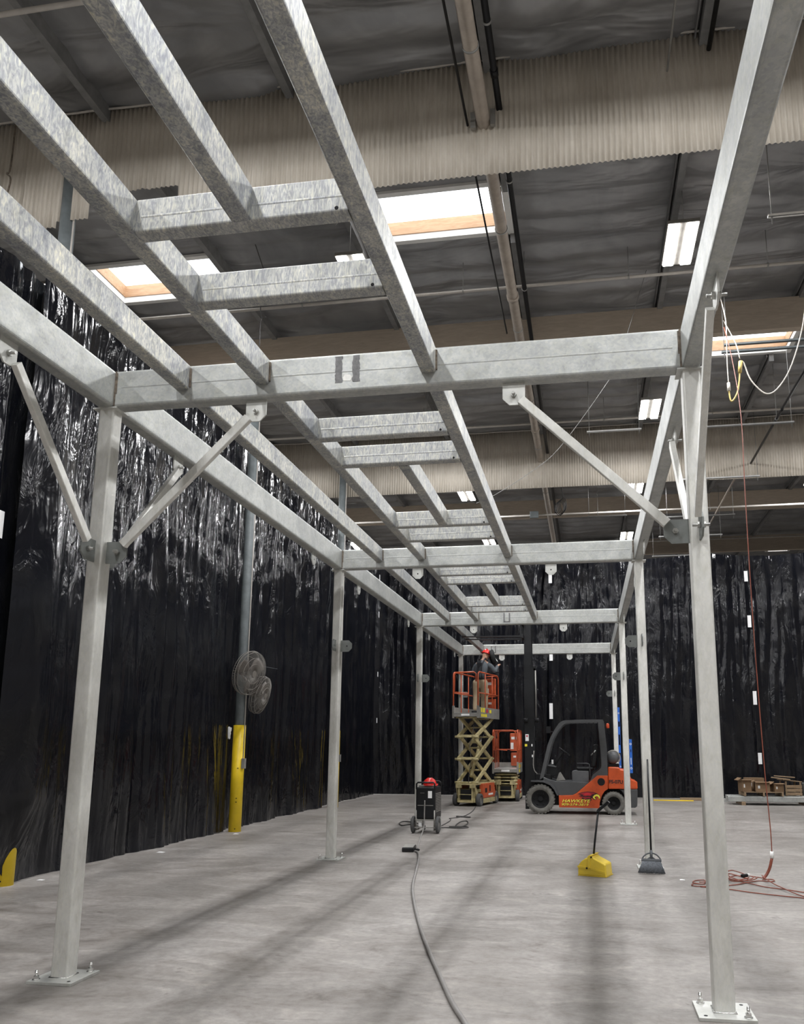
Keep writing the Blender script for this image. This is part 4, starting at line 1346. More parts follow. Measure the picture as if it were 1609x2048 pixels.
m = MB().lathe([(.128, -.01), (.124, .0), (.118, .04), (.098, .085), (.06, .115), (0, .125)], (0, 0, 0), 'z', 24)
m.lathe([(.12, -.008), (.15, -.012), (.152, -.006), (.12, .0)], (0, .012, 0), 'z', 24)
m.box((0, 0, .118), (.03, .17, .018))
local(m, RM, c_).build('hard_hat', REDP, pw)
# welding hood in front of the face, turned toward the joint
RH = Matrix.Rotation(rad(-68), 3, 'Z')
m = MB()
prof = [(-.12, .08), (-.135, -.10), (-.10, -.24), (0, -.27), (.10, -.24), (.135, -.10), (.12, .08)]
vs = []
ring = 9
for j, (zz, rr, yy) in enumerate(((.11, .11, .03), (.06, .14, .01), (-.06, .152, .01), (-.18, .14, .03), (-.29, .10, .06))):
    for i in range(ring):
        a = pi*i/(ring-1)
        vs.append((rr*cos(a), yy+rr*1.05*sin(a), zz))
fs = [(j*ring+i, j*ring+i+1, (j+1)*ring+i+1, (j+1)*ring+i) for j in range(4) for i in range(ring-1)]
m.add(vs, fs, True)
hood = local(m, RH @ Matrix.Rotation(rad(10), 3, 'X'), c_+Vector((.075, .01, -.02))).build('welding_hood', BLACKP, pw)
md = hood.modifiers.new('thick', 'SOLIDIFY'); md.thickness = .006
# face: nose, eyes, ears, mouth
hc = Vector((.13, .158, 1.665))
RF = Matrix.Rotation(rad(-68), 3, 'Z')
def fp(x, y, z):
    return hc+RF @ Vector((x, y, z))
MB().cyl(fp(0, .085, .02), fp(0, .112, -.02), .010, 8, .015).build('nose', SKIN, pw)
for sx in (-1, 1):
    MB().lathe([(0, -.010), (.008, -.006), (.010, 0), (.008, .006), (0, .010)], fp(sx*.03, .083, .025), 'z', 10).build('eye', BLACKM, pw)
    MB().lathe([(0, -.03), (.012, -.02), (.016, 0), (.012, .02), (0, .03)], fp(sx*.084, .0, .0), 'z', 10).build('ear', SKIN, pw)
MB().box(fp(0, .090, -.048), (.045, .012, .008), RF).build('mouth', HAWKR, pw)
t = thing('welding_torch', 'welding torch with pale neck held by the worker', 'torch', (0, 0, 0))
wm = Matrix.Translation((-2.985, 22.78, 2.484)) @ Matrix.Rotation(rad(-8), 4, 'Z')
q0, q1, q2 = wm @ Vector((.43, .50, 1.42)), wm @ Vector((.40, .46, 1.50)), wm @ Vector((.33, .50, 1.60))
t.location = q0
MB().tube([Vector((0, 0, 0)), q1-q0], .014, 8).build('torch_handle', BLACKM, t)
MB().tube([q1-q0, q2-q0], .008, 8).build('torch_neck', SILV, t)
# things lying on the platform
t = thing('grinder', 'small white and black power tool lying on the raised platform', 'tool', (-3.05, 22.20, 2.484), rad(20))
MB().cyl((-.1, 0, .035), (.08, 0, .035), .03, 12).build('tool_body', BLACKM, t)
MB().cyl((.08, 0, .01), (.08, 0, .05), .05, 16).build('disc', STICK, t)

# ================================================================ WELDER, HARD HAT
wd = thing('welding_machine', 'black wheeled welding power source facing away, red hard hat on top', 'welding machine', (-3.045, 15.60, 0), rad(-1))
MB().bx(-.185, .185, -.30, .30, .26, .84).build('cabinet', BLACKP, wd, .02)
m = MB()
for k in range(12):
    m.bx(.186, .189, -.24, .24, .38+.03*k, .393+.03*k)
m.build('side_vent', LGREY, wd)
m = MB().bx(-.15, .15, -.306, -.300, .50, .512)
m.build('rear_trim', LGREY, wd)
MB().bx(.05, .125, -.306, -.300, .64, .77).build('sticker', STICK, wd)
MB().bx(-.10, -.02, -.306, -.300, .73, .735).build('sticker', LGREY, wd)
m = MB().tube([(-.175, -.29, .80), (-.175, -.29, .90), (-.15, -.29, .925), (.15, -.29, .925), (.175, -.29, .90), (.175, -.29, .80)], .016, 10)
m.build('handle', BLACKP, wd)
m = MB().tube([(-.175, .28, .80), (-.175, .28, .90), (-.15, .28, .925), (.15, .28, .925), (.175, .28, .90), (.175, .28, .80)], .016, 10)
m.build('handle', BLACKP, wd)
MB().bx(-.14, .15, -.24, -.18, .845, .875).build('top_ledge', LGREY, wd, .006)
m = MB()
for sx in (-1, 1):
    m.tube([(sx*.175, -.31, .42), (sx*.175, -.31, .06), (sx*.175, .30, .06), (sx*.175, .30, .28)], .013, 8)
m.bx(-.19, .19, -.33, -.31, .235, .255); m.bx(-.19, .19, -.36, -.34, .10, .12)
m.bx(-.18, .18, -.2, .3, .22, .25)
m.build('cart_frame', LGREY, wd)
for sx in (-1, 1):
    m = MB().lathe([(.05, -.025), (.135, -.028), (.155, -.015), (.155, .015), (.135, .028), (.05, .025), (.05, -.025)], (sx*.235, -.26, .155), 'x', 30)
    wl = m.build('wheel', TYRED, wd)
    MB().lathe([(0, .02), (.05, .02), (.055, 0), (.05, -.02), (0, -.02)], (sx*.235, -.26, .155), 'x', 16).build('rim', LGREY, wl)
    MB().lathe([(0, -.015), (.04, -.015), (.05, 0), (.04, .015), (0, .015)], (sx*.15, .32, .05), 'x', 16).build('caster', TYRED, wd)
MB().bx(-.13, -.07, -.30, -.22, .135, .19).build('rating_tag', STICK, wd)
ht = thing('hard_hat', 'red hard hat resting on the welding machine', 'hard hat', (-3.0, 15.47, .862), rad(30))
m = MB().lathe([(.132, .0), (.128, .02), (.120, .06), (.10, .105), (.06, .135), (0, .147)], (0, 0, 0), 'z', 32)
m.lathe([(.125, .004), (.150, .0), (.153, .006), (.125, .014)], (0, .012, 0), 'z', 32)
for a in (-.035, .035):
    m.tube([(a, .115*cos(q), .145*sin(q)) for q in [pi*k/12 for k in range(1, 12)]], .007, 6)
m.build('shell', REDP, ht)
MB().tube([(.13, .0, .01), (.17, .04, .02), (.18, .09, -.0), (.15, .12, -.01)], .012, 6, sub=4).build('headband', REDP, ht)

def floor_cable(name, pts, r, mat, lab, cat='cable', z=None, group=None, sub=5):
    ps = [Vector((p[0], p[1], (p[2] if len(p) > 2 else r))) for p in pts]
    o0 = ps[0].copy(); o0.z = 0
    q = MB().tube([p-o0 for p in ps], r, 8, sub=sub).build(name, mat)
    q.location = o0
    return tag(q, lab, cat, group)
floor_cable('power_cable', [(-.62, 4.6), (-.755, 5.062), (-.899, 5.445), (-1.089, 6.044), (-1.303, 6.727), (-1.558, 7.602), (-1.863, 8.763), (-2.068, 9.662), (-2.264, 10.785), (-2.473, 11.947), (-2.60, 12.5), (-2.68, 12.66)],
            .0165, CABLEG, 'thick grey power cable running from the lower picture edge to the adapter box')
floor_cable('power_cable', [(-2.68, 12.86), (-2.77, 13.3), (-2.90, 14.076), (-3.04, 14.9, .016), (-3.06, 15.23, .12), (-3.06, 15.268, .40), (-3.055, 15.268, .60)],
            .013, CABLEG, 'grey power cable rising from the adapter box to the welding machine')
t = thing('adapter_box', 'black rubber adapter box lying on the floor beside the grey cable', 'electrical box', (-2.80, 12.83, 0), rad(6))
MB().bx(-.10, .08, -.20, .20, 0, .07).build('box_body', BLACKP, t, .012)
MB().bx(-.09, .07, -.18, .18, .07, .074).build('face_plate', LGREY, t)
MB().tube([(.07, -.05, .035), (.12, -.1, .03), (.15, -.05, .02), (.12, .02, .02)], .014, 8, sub=4).build('plug', BLACKM, t)
floor_cable('welding_lead', [(-3.3, 15.9, .05), (-3.45, 16.5), (-3.672, 16.795), (-3.777, 16.563), (-3.933, 16.963), (-3.948, 17.4), (-3.70, 17.25), (-3.5, 16.9), (-3.4, 16.2)], .012, CABLE, 'black welding lead looped on the floor left of the welding machine')
floor_cable('welding_lead', [(-2.95, 15.95, .05), (-3.0, 16.4), (-2.983, 17.034), (-2.993, 17.711), (-3.05, 18.184), (-3.10, 18.30), (-3.03, 18.434), (-2.92, 18.713), (-2.85, 19.4), (-2.88, 20.5), (-3.0, 21.85)], .010, CABLE, 'welding lead trailing from the machine back to the raised lift')
floor_cable('welding_lead', [(-2.90, 15.95, .05), (-2.88, 16.3), (-2.75, 16.30), (-2.502, 16.295), (-2.40, 16.42), (-2.498, 16.6), (-2.646, 16.57), (-2.72, 16.9), (-2.728, 17.6), (-2.63, 17.75), (-2.55, 17.4), (-2.519, 17.014), (-2.56, 16.55), (-2.80, 16.5)], .012, CABLE, 'black welding lead lying in a big loop right of the welding machine')
t = thing('ground_clamp', 'ground clamp lying on the lead before the raised lift', 'clamp', (-2.85, 18.72, 0), rad(-25))
MB().bx(-.18, .18, -.03, .03, 0, .03).build('jaw', CABLE, t, .005)
MB().bx(-.02, .14, .01, .07, .0, .025).build('jaw', BOLT, t, .005)

# ================================================================ FANS on the column
def fan(c, nrm, dia, lab, arm_from):
    t = thing('wall_fan', lab, 'fan', c)
    n_ = Vector(nrm).normalized()
    u = Vector((0, 0, 1)); u = (u-n_*u.dot(n_)).normalized()
    r_ = n_.cross(u)
    R = dia/2
    def ringpts(rad_, off, k=48):
        return [(r_*cos(2*pi*i/k)+u*sin(2*pi*i/k))*rad_+n_*off for i in range(k)]
    m = MB()
    for rr, off in ((R, 0), (R*.97, .06), (R*.97, -.06), (R*.72, .095), (R*.45, .11), (R*.72, -.09), (R*.45, -.10)):
        m.tube(ringpts(rr, off), .0045 if rr < R else .008, 5, True)
    K = 100
    for i in range(K):
        a = 2*pi*i/K
        d = r_*cos(a)+u*sin(a)
        b2 = r_*cos(a+.25)+u*sin(a+.25)
        m.tube([b2*R*.16+n_*.115, (d+b2).normalized()*R*.6+n_*.105, d*R*.97+n_*.06, d*R], .0023, 4)
        if i % 2 == 0:
            m.tube([d*R*.2-n_*.105, d*R*.6-n_*.098, d*R*.97-n_*.06, d*R], .0018, 4)
    m.build('guard', FANM, t)
    for k in range(3):
        a0 = 2*pi*k/3+.4
        vs = []
        for i in range(7):
            rr = R*(.14+.76*i/6)
            w_ = .32+.25*sin(pi*i/6)
            for j in range(5):
                a = a0+(j/4-.5)*w_*1.9
                vs.append((r_*cos(a)+u*sin(a))*rr+n_*(.045*(j/4-.5)*2))
        MBb = MB().add(vs, [(i*5+j, i*5+j+1, (i+1)*5+j+1, (i+1)*5+j) for i in range(6) for j in range(4)], True)
        bl = MBb.build('blade', FANB, t)
        md = bl.modifiers.new('t', 'SOLIDIFY'); md.thickness = .004
    m = MB().cyl(-n_*.26, -n_*.06, .075, 20).cyl(-n_*.06, n_*.05, .05, 20)
    m.build('motor', FANB, t)
    MB().cyl(n_*.112, n_*.122, R*.15, 20).build('badge', FANM, t)
    af = Vector(arm_from)-Vector(c)
    MB().tube([af, af*.6-Vector((0, 0, .10)), -n_*.2-Vector((0, 0, .05)), -n_*.16], .02, 8, sub=4).build('bracket', FANM, t)
    return t
fan((-6.33, 14.52, 2.96), (.88, -.22, -.22), .84, 'nearer dusty wire-guarded fan mounted on the column', (-6.58, 14.90, 2.9))
fan((-6.34, 15.10, 2.58), (.95, .02, -.25), .74, 'second wire-guarded fan lower behind the nearer one', (-6.58, 15.02, 2.7))
q = MB().tube([(0, 0, 0), (.0, .3, -.03), (-.1, 1.0, .0), (-.22, 1.7, .04)], .0025, 5, sub=5).build('string_line', COLG)
q.location = (-6.42, 15.0, 3.20); tag(q, 'thin cord stretched from the fans to the curtain', 'cord')
t = thing('rag', 'crumpled pale rag hung on the left of the fan column', 'rag', (-6.80, 14.78, 1.90))
m = MB()
vs = []
for a_ in range(9):
    for b_ in range(7):
        u_, v_ = b_/6-.5, a_/8
        vs.append((.09*u_*(1-.5*v_)+.02*noise.noise(Vector((u_*6, v_*5, 3))), .03*sin(b_*2.2)+.02*noise.noise(Vector((u_*5, v_*7, 8))), .06-.22*v_-.04*abs(u_)))
m.add(vs, [(a_*7+b_, a_*7+b_+1, (a_+1)*7+b_+1, (a_+1)*7+b_) for a_ in range(8) for b_ in range(6)], True)
m.build('cloth', STICK, t)

# ================================================================ DUSTPAN, BROOM
dp = thing('dustpan', 'yellow upright lobby dustpan with black handle', 'dustpan', (-.175, 10.83, 0), math.atan2(-.11, .34))
prof = [(0, .012), (.0, .085), (.012, .135), (.05, .18), (.10, .215), (.155, .238), (.195, .245), (.215, .225), (.35, .165), (.365, .15), (.375, .012)]
m = MB()
secs = [(0.0, .96), (.02, 1.0), (.24, 1.0), (.28, .96)]
n = len(prof)
vs = []
for y_, k in secs:
    for a, b in prof:
        vs.append((.185+(a-.185)*k, y_, .012+(b-.012)*k))
fs = []
for j in range(3):
    fs += [(j*n+i, j*n+(i+1) % n, (j+1)*n+(i+1) % n, (j+1)*n+i) for i in range(n)]
m.add(vs, fs)
from mathutils.geometry import tessellate_polygon
tr = tessellate_polygon([[Vector((a, b, 0)) for a, b in prof]])
m.add(vs, [tuple(q) for q in tr]+[tuple(i+3*n for i in q) for q in tr])
pan = m.build('pan', YELP, dp, .008)
MB().bx(.0, .375, .0, .30, .0, .012).build('pan_lip', YELP, dp, .004)
m = MB().slab([(.135, .10), (.135, .243), (.165, .262), (.20, .262), (.175, .235), (.165, .10)], -.012, .29)
m.build('yoke', YELP, dp, .006)
m = MB().slab([(.0, .10), (.0, .125), (.15, .115), (.15, .09)], -.010, .002).slab([(.17, .085), (.17, .11), (.36, .07), (.36, .045)], -.010, .002)
m.build('rib', YELP, dp, .004)
MB().cyl((.125, -.016, .10), (.125, .0, .10), .012, 12).build('pivot', BLACKM, dp)
MB().cyl((.185, -.016, .235), (.185, .0, .235), .010, 12).build('pivot', BLACKM, dp)
hd = MB().tube([(.175, .13, .25), (.19, .14, .40), (.235, .17, .775)], .013, 10).build('handle', BLACKP, dp)
MB().tube([(.235, .17, .775), (.25, .18, .81), (.35, .19, .89), (.375, .19, .915)], .021, 10, sub=3).build('grip', BLACKP, dp)

ba, bb = Vector((.765, 11.10, .0)), Vector((.795, 11.55, 1.44))
ld = (bb-ba).normalized()
lx = Vector((1, 0, -.02)); lx = (lx-ld*lx.dot(ld)).normalized()
ly = ld.cross(lx)
BM = Matrix((lx, ly, ld)).transposed()
bro = thing('broom', 'angled grey-bristle broom with black handle leaning on the second right column', 'broom', ba)
def bl(mb):
    mb.v = [BM @ p for p in mb.v]
    return mb
m = MB()
random.seed(3)
for i in range(46):
    for j in range(4):
        u = i/45-.5
        x0, x1 = u*.22, u*.335+random.uniform(-.004, .004)
        y0 = (j/3-.5)*.03
        zb = .012+.008*random.random()+.05*(0.5-u)*.0
        m.tube([(x0, y0, .165), ((x0+x1)/2, y0*1.15, .09), (x1, y0*1.5, zb)], .0042, 4)
m.add([(-.115, -.018, .17), (.115, -.018, .17), (.160, -.02, .03), (-.160, -.02, .03), (-.115, .018, .17), (.115, .018, .17), (.160, .02, .03), (-.160, .02, .03)],
      [(0, 1, 2, 3), (4, 5, 6, 7), (0, 4, 7, 3), (1, 5, 6, 2), (3, 2, 6, 7), (0, 1, 5, 4)])
br = bl(m).build('bristles', BRIST, bro); br['kind'] = 'stuff'
m = MB().rbeam((-.125, 0, .175), (.125, 0, .175), .045, .032, .008)
m.tube([(-.12, 0, .18), (-.10, 0, .215), (-.06, 0, .25), (0, 0, .265), (.06, 0, .25), (.10, 0, .215), (.12, 0, .18)], .009, 8, sub=3)
m.cyl((0, 0, .18), (0, 0, .30), .018, 12)
m.tube([(-.05, 0, .185), (0, 0, .22), (.05, 0, .185)], .010, 6)
bl(m).build('broom_cap', BRD, bro)
bl(MB().cyl((0, 0, .28), (0, 0, (bb-ba).length), .0125, 12)).build('handle', BLACKP, bro)

# ================================================================ LEVELS
def level(loc, L, lab):
    t = thing('spirit_level', lab, 'spirit level', loc)
    m = MB()
    cuts = [(0, .22), (.22, .30), (.30, .42), (.42, .58), (.58, .70), (.70, .78), (.78, 1.0)] if L > 1.2 else [(0, 1)]
    for k, (a, b) in enumerate(cuts):
        if k % 2 == 0 or len(cuts) == 1:
            m.bx(-.012, .012, -.003, .056, a*L, b*L)
        else:
            m.bx(-.012, .012, -.003, .006, a*L, b*L); m.bx(-.012, .012, .047, .056, a*L, b*L)
    o = MB()
    o.v, o.f, o.sm = [Vector((p.y+.003, p.x, p.z)) for p in m.v], m.f, m.sm
    o.build('level_body', BLUE, t, .003)
    for zz in (.09*L if L > 1.2 else .14*L, .91*L if L > 1.2 else .86*L):
        MB().lathe([(.012, -.015), (.022, -.015), (.022, .015), (.012, .015), (.012, -.015)], (.030, 0, zz), 'y', 20).build('vial_ring', STICK, t)
    if L < 1.2:
        MB().bx(.022, .036, -.0145, -.012, .25*L, .45*L).build('sticker', STICK, t)
        MB().bx(.024, .040, -.0145, -.012, .62*L, .70*L).build('grip_slot', BLACKM, t)
    return t
level((XR+CW+.002, FY+3*BAY+.03, .86), 1.83, 'long blue spirit level standing against the farthest right column')
level((XR+CW+.002, FY+2*BAY+.03, 1.05), .70, 'short blue spirit level on the third right column')

# ================================================================ PALLET HEAP on the right
def plank(name, c, d, rz, mat, lab, cat, tilt=0.0, bev=.004, group=None):
    o = MB().box((0, 0, 0), d).build(name, mat, None, bev)
    o.location = c
    o.rotation_euler = (0, tilt, rz)
    return tag(o, lab, cat, group)
for k, (x0, x1, y, z) in enumerate(((3.80, 6.6, 24.05, .165), (3.95, 6.6, 24.35, .165), (3.85, 6.5, 24.65, .165))):
    o = MB().rbeam((x0, y, z), (x1, y, z), .20, .15, .015).build('steel_beam', GALV)
    tag(o, ('nearest', 'middle', 'rear')[k]+' loose galvanized beam lying under the cardboard boxes', 'beam')
for k, x in enumerate((4.2, 5.9)):
    plank('timber_block', (x, 24.35, .045), (.10, .95, .09), 0, CRATE, ('left', 'right')[k]+' timber bearer under the loose galvanized beams', 'timber')
def pallet(loc, rz, w_, d_, lab, n=6):
    t = thing('wooden_pallet', lab, 'pallet', loc, rz)
    for sx in (-1, 0, 1):
        MB().box((sx*(w_/2-.03), 0, .055), (.045, d_, .09)).build('stringer', CRATE, t)
    for k in range(n):
        y = -d_/2+.05+(d_-.1)*k/(n-1)
        MB().box((0, y, .110), (w_, .09, .018)).build('deck_board', CRATE, t)
    return t
pallet((4.75, 24.35, .242), 0, 1.05, .9, 'wooden pallet carrying the cardboard boxes on the galvanized beams')
def carton(loc, d, rz, lab, open_=False, tilt=0):
    t = thing('cardboard_box', lab, 'box', loc, rz)
    t.rotation_euler = (tilt, 0, rz)
    w_, l_, h_ = d
    if open_:
        th = .006
        m = MB().bx(-w_/2, w_/2, -l_/2, l_/2, 0, th)
        m.bx(-w_/2, w_/2, -l_/2, -l_/2+th, 0, h_); m.bx(-w_/2, w_/2, l_/2-th, l_/2, 0, h_)
        m.bx(-w_/2, -w_/2+th, -l_/2, l_/2, 0, h_); m.bx(w_/2-th, w_/2, -l_/2, l_/2, 0, h_)
        m.build('carton_body', CARD, t)
        MB().box((0, -l_/2-.05, h_+.005), (w_, .12, .005), Matrix.Rotation(rad(8), 3, 'X')).build('flap', CARD, t)
        MB().box((-w_/2-.05, 0, h_+.02), (.12, l_, .005), Matrix.Rotation(rad(-35), 3, 'Y')).build('flap', CARD, t)
    else:
        MB().bx(-w_/2, w_/2, -l_/2, l_/2, 0, h_).build('carton_body', CARD, t, .003)
    MB().bx(-w_*.32, -w_*.18, -l_/2-.003, -l_/2-.0005, h_*.35, h_*.65).build('sticker', STICK, t)
    return t
zp = .362
carton((4.30, 24.18, zp), (.26, .40, .32), .1, 'leftmost cardboard box on the pallet, flaps up', True)
carton((4.74, 24.10, zp), (.38, .32, .26), -.05, 'middle cardboard box at the front of the pallet', True)
carton((5.16, 24.2, zp), (.26, .36, .22), .15, 'small torn cardboard box right on the pallet', True)
carton((4.62, 24.55, zp), (.50, .30, .36), .05, 'tallest cardboard box at the back of the pallet')
t = thing('wooden_crate', 'broken wooden crate with tilted lid behind the cardboard boxes', 'crate', (5.58, 24.45, .242), rad(8))
m_ = [((-.20, -.2, .20), (.04, .04, .40)), ((.20, -.2, .20), (.04, .04, .40)), ((-.20, .2, .2), (.04, .04, .40)), ((.20, .2, .2), (.04, .04, .40))]
for c, d in m_:
    MB().box(c, d).build('corner_post', CRATE, t)
for z_ in (.06, .16, .26):
    MB().box((0, -.225, z_), (.46, .018, .08)).build('slat', CRATE, t)
MB().box((-.02, 0, .415), (.52, .48, .02), Matrix.Rotation(rad(5), 3, 'Y')).build('lid', CRATE, t)
plank('loose_board', (5.28, 24.2, .72), (.50, .10, .025), rad(-20), CRATE, 'upper loose board lying on top of the heap of boxes', 'board', rad(6))
plank('loose_board', (5.45, 24.52, .76), (.55, .12, .025), rad(-8), CRATE, 'loose board tilted across the crate lid', 'board', rad(4))
t = thing('steel_bin', 'low grey sheet steel bin with a pale rim at the right of the heap', 'bin', (6.30, 24.35, .242), 0)
MB().bx(-.36, .36, -.25, .25, 0, .33).build('bin_body', LGREY, t, .01)
MB().bx(-.37, .37, -.26, .26, .33, .355).build('rim', SILV, t)
pallet((6.35, 23.3, 0), rad(4), 1.1, .9, 'wooden pallet on the floor at the right picture edge')
t = thing('wrapped_bundle', 'bundle in grey plastic wrap on the pallet at the right edge', 'bundle', (6.45, 23.3, .12), rad(4))
m = MB()
vs, fs = [], []
for j in range(7):
    for i in range(16):
        a = 2*pi*i/16
        k = (abs(cos(a))**4+abs(sin(a))**4)**-.25
        rr = 1-.12*(j/6)**3+.05*noise.noise(Vector((cos(a)*2, sin(a)*2, j)))
        vs.append((.42*k*cos(a)*rr, .34*k*sin(a)*rr, .075*j))
fs = [(j*16+i, j*16+(i+1) % 16, (j+1)*16+(i+1) % 16, (j+1)*16+i) for j in range(6) for i in range(16)]+[tuple(range(96, 112))]
m.add(vs, fs, True)
m.build('wrap', LGREY, t)
t = thing('black_tarp', 'black tarp drooping over stacked goods at the right edge', 'tarp', (6.75, 25.3, 0), 0)
m = MB()
vs = []
for j in range(9):
    for i in range(17):
        u, v = i/16-.5, j/8-.5
        z_ = .95-1.5*max(0, abs(u)-.12)-.5*max(0, abs(v)-.3)+.05*noise.noise(Vector((u*5, v*5, 0)))
        vs.append((u*1.6, v*.9, max(.02, z_)))
m.add(vs, [(j*17+i, j*17+i+1, (j+1)*17+i+1, (j+1)*17+i) for j in range(8) for i in range(16)], True)
m.build('cloth', BLACKP, t)
hh = thing('hard_hat', 'white hard hat on top of the black tarp at the right edge', 'hard hat', (6.62, 25.2, .95), 0)
m = MB().lathe([(.132, .0), (.128, .02), (.120, .06), (.10, .105), (.06, .135), (0, .147)], (0, 0, 0), 'z', 32)
m.lathe([(.125, .004), (.150, .0), (.153, .006), (.125, .014)], (0, .012, 0), 'z', 32)
m.build('shell', WHITEP, hh)
plank('yellow_bar', (2.45, 25.3, .015), (1.15, .05, .03), rad(-3), YEL, 'thin yellow bar lying on the floor before the back curtain', 'bar')
plank('timber_plank', (3.05, 25.6, .04), (.75, .15, .08), rad(-3), CRATE, 'brown timber plank on the floor before the back curtain', 'timber')
plank('steel_angle', (3.75, 25.2, .05), (.5, .1, .10), 0, GALV, 'short pale steel piece left of the galvanized beams', 'steel offcut')

# ================================================================ CORDS at the right
def cord(name, pts, r, mat, lab, sub=5, cat='cord'):
    o0 = Vector(pts[0])
    q = MB().tube([Vector(p)-o0 for p in pts], r, 8, sub=sub).build(name, mat)
    q.location = o0
    return tag(q, lab, cat)
t = thing('extension_cord', 'long orange extension cord hanging from the roof to the floor coil', 'cord', (2.15, 10.9, 0))
O_ = Vector((2.15, 10.9, 0))
MB().tube([Vector(p)-O_ for p in [(2.40, 12.9, 8.45), (2.38, 12.3, 7.6), (2.28, 11.4, 6.3), (2.18, 10.95, 5.0), (2.165, 10.9, 3.8), (2.17, 10.9, 2.72), (2.19, 10.9, 1.4), (2.215, 10.9, .62), (2.215, 10.9, .34)]], .0065, 8, sub=5).build('cord_line', CORDO, t)
MB().tube([Vector(p)-O_ for p in [(2.215, 10.9, .34), (2.21, 10.9, .26)]], .022, 10).build('connector', STICK, t)
MB().tube([Vector(p)-O_ for p in [(2.21, 10.9, .26), (2.18, 10.9, .15), (2.14, 10.9, .07), (2.09, 10.88, .02)]], .018, 8, sub=3).build('plug', CORDO, t)
zc = .012
def cz(l, z):
    return [(a, b, z) for a, b in l]
coil = [cz([(2.071, 10.834), (2.122, 10.871), (2.195, 10.884), (2.197, 10.772), (2.131, 10.706), (2.009, 10.739), (1.854, 10.602), (1.692, 10.413), (1.588, 10.342), (1.328, 10.234), (1.2, 10.222), (1.163, 10.293), (1.206, 10.406), (1.317, 10.399), (1.363, 10.679), (1.252, 10.632), (1.199, 10.485), (1.264, 10.389)], .011),
        cz([(1.264, 10.389), (1.455, 10.531), (1.709, 11.088), (1.782, 11.042), (1.883, 10.716), (1.711, 10.522), (1.646, 10.647), (1.725, 10.915), (1.923, 10.979), (2.101, 10.811)], .030),
        cz([(1.729, 11.213), (1.787, 11.285), (1.827, 11.2), (1.882, 11.001), (1.903, 10.776), (1.809, 10.594), (1.694, 10.519), (1.642, 10.673), (1.694, 10.997), (1.77, 10.865), (1.88, 10.606), (1.966, 10.787), (1.985, 10.707), (1.859, 10.495), (1.75, 10.503), (1.678, 10.735), (1.679, 10.906)], .049),
        cz([(2.75, 9.45), (2.5, 9.55), (2.263, 9.652), (2.048, 9.747), (1.765, 9.904), (1.552, 10.073), (1.393, 10.104), (1.25, 10.2)], .011),
        cz([(2.9, 9.6), (2.55, 9.88), (2.351, 10.008), (2.182, 10.17), (2.003, 10.288), (1.877, 10.499), (1.74, 10.691), (1.67, 10.847)], .012)]
for c in coil:
    MB().tube([Vector(p)-O_ for p in c], .0065, 7, sub=4).build('cord_line', CORDO, t)
MB().tube([Vector(p)-O_ for p in [(1.80, 10.66, .075), (1.87, 10.72, .075)]], .02, 10).build('connector', BLACKM, t)
MB().tube([Vector(p)-O_ for p in [(1.875, 10.725, .075), (1.90, 10.745, .075)]], .018, 10).build('connector', STICK, t)
MB().tube([Vector(p)-O_ for p in [(3.1, 8.9, .011), (2.6, 9.3, .011), (2.288, 9.754, .011), (2.165, 10.094, .03), (2.117, 10.436, .03), (2.075, 10.723, .05), (2.06, 10.80, .07)]], .0065, 7, sub=4).build('cord_line', CORDO, t)
t = thing('short_cord', 'looped yellow cord with plug hanging from the strut trapeze at right', 'cord', (2.42, 12.8, 7.2))
O_ = Vector((2.42, 12.8, 7.2))
MB().tube([Vector(p)-O_ for p in [(2.50, 13.6, 9.4), (2.44, 13.0, 8.75), (2.42, 12.8, 8.4), (2.40, 12.8, 7.8), (2.40, 12.8, 7.40)]], .009, 6, sub=4).build('cord_line', CORDW, t)
MB().cyl(Vector((2.40, 12.8, 7.42))-O_, Vector((2.40, 12.8, 7.28))-O_, .024, 8, .03).build('connector', CORDW, t)
MB().tube([Vector(p)-O_ for p in [(2.40, 12.8, 7.28), (2.415, 12.8, 7.13), (2.45, 12.8, 7.11), (2.53, 12.8, 7.25), (2.575, 12.8, 7.48), (2.585, 12.8, 7.60)]], .013, 8, sub=4).build('cord_line', CORDY, t)
MB().cyl(Vector((2.585, 12.8, 7.58))-O_, Vector((2.61, 12.8, 7.78))-O_, .03, 8, .035).build('connector', CORDY, t)
t = thing('white_cord', 'pale cord sagging in a deep loop under the right skylight', 'cord', (2.65, 12.8, 7.7))
O_ = Vector((2.65, 12.8, 7.7))
MB().tube([Vector(p)-O_ for p in [(2.55, 13.7, 9.0), (2.57, 12.9, 8.15), (2.60, 12.8, 7.82)]], .009, 6, sub=4).build('cord_line', CORDW, t)
MB().tube([Vector(p)-O_ for p in [(2.62, 12.8, 7.78), (2.66, 12.8, 7.74), (2.73, 12.8, 7.49), (2.84, 12.8, 7.31), (2.98, 12.8, 7.19), (3.14, 12.8, 7.26), (3.35, 12.8, 7.57), (3.54, 12.8, 8.08), (3.66, 12.8, 8.6), (3.75, 12.8, 9.4), (3.78, 12.8, 10.2)]], .011, 6, sub=4).build('cord_line', CORDW, t)

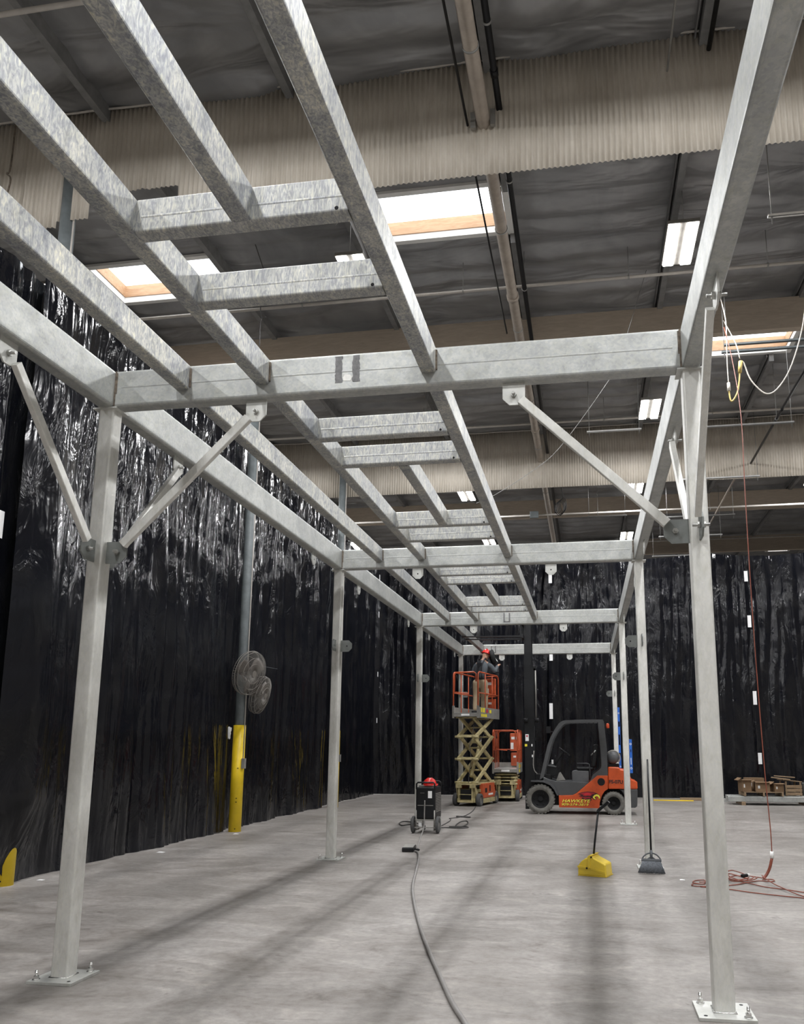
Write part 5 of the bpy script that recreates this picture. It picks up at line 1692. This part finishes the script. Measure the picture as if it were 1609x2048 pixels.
# ================================================================ SCRAPS along the curtain foot
for k, (x, y, s_, lab) in enumerate(((-6.62, 9.33, .05, 'white paper scrap at the foot of the left curtain near the front column'),
                                     (-6.50, 11.95, .07, 'white paper scrap under the curtain edge midway along the left'),
                                     (-6.45, 14.55, .06, 'white paper scrap beside the fan column foot'),
                                     (-4.05, 25.9, .09, 'white paper scrap at the foot of the back curtain behind the lifts'),
                                     (1.10, 10.72, .04, 'tiny white scrap left of the orange cord coil'))):
    s_ *= .8
    vs = [(-s_, -s_*.8, 0), (s_, -s_, .002), (s_*1.1, s_*.6, .0), (-s_*.8, s_*.5, .006), (0, 0, .010)]
    o = MB().add(vs, [(0, 1, 4), (1, 2, 4), (2, 3, 4), (3, 0, 4), (3, 2, 1, 0)]).build('paper_scrap', TAPEW)
    o.location = (x, y, 0.001)
    tag(o, lab, 'scrap')

# ---------------------------------------------------------------- families of look-alikes
GROUPS = {'steel_column': 'galvanized columns of the mezzanine frame', 'cross_beam': 'galvanized crossbeams of the mezzanine frame',
          'edge_beam': 'galvanized edge beams along both sides', 'floor_joist': 'lengthwise galvanized joists', 'header_beam': 'short headers between the joists',
          'trimmer_joist': 'short trimmer joists', 'diagonal_brace': 'diagonal braces on the front columns', 'roof_girder': 'glulam roof girders',
          'draft_curtain': 'corrugated draft curtains', 'plastic_curtain': 'black plastic sheet curtains', 'pipe_column': 'building columns with yellow sleeves',
          'pipe_hanger': 'empty strut trapezes under the roof', 'branch_pipe': 'pale branch pipes under the roof', 'scissor_lift': 'scissor lifts',
          'wall_fan': 'fans on the column', 'spirit_level': 'blue spirit levels on the columns', 'cardboard_box': 'cardboard boxes on the pallet',
          'steel_beam': 'loose galvanized beams on the floor', 'paper_scrap': 'paper scraps on the floor', 'welding_lead': 'welding leads on the floor',
          'loose_board': 'loose boards on the heap', 'hard_hat': 'hard hats', 'wooden_pallet': 'wooden pallets', 'hanging_wire': 'wires hanging from the roof',
          'power_cable': 'grey power cables', 'timber_block': 'timber bearers'}
for o_ in COL.objects:
    if o_.parent is None and 'label' in o_ and 'group' not in o_:
        g_ = GROUPS.get(o_.name.split('.')[0])
        if g_:
            o_['group'] = g_
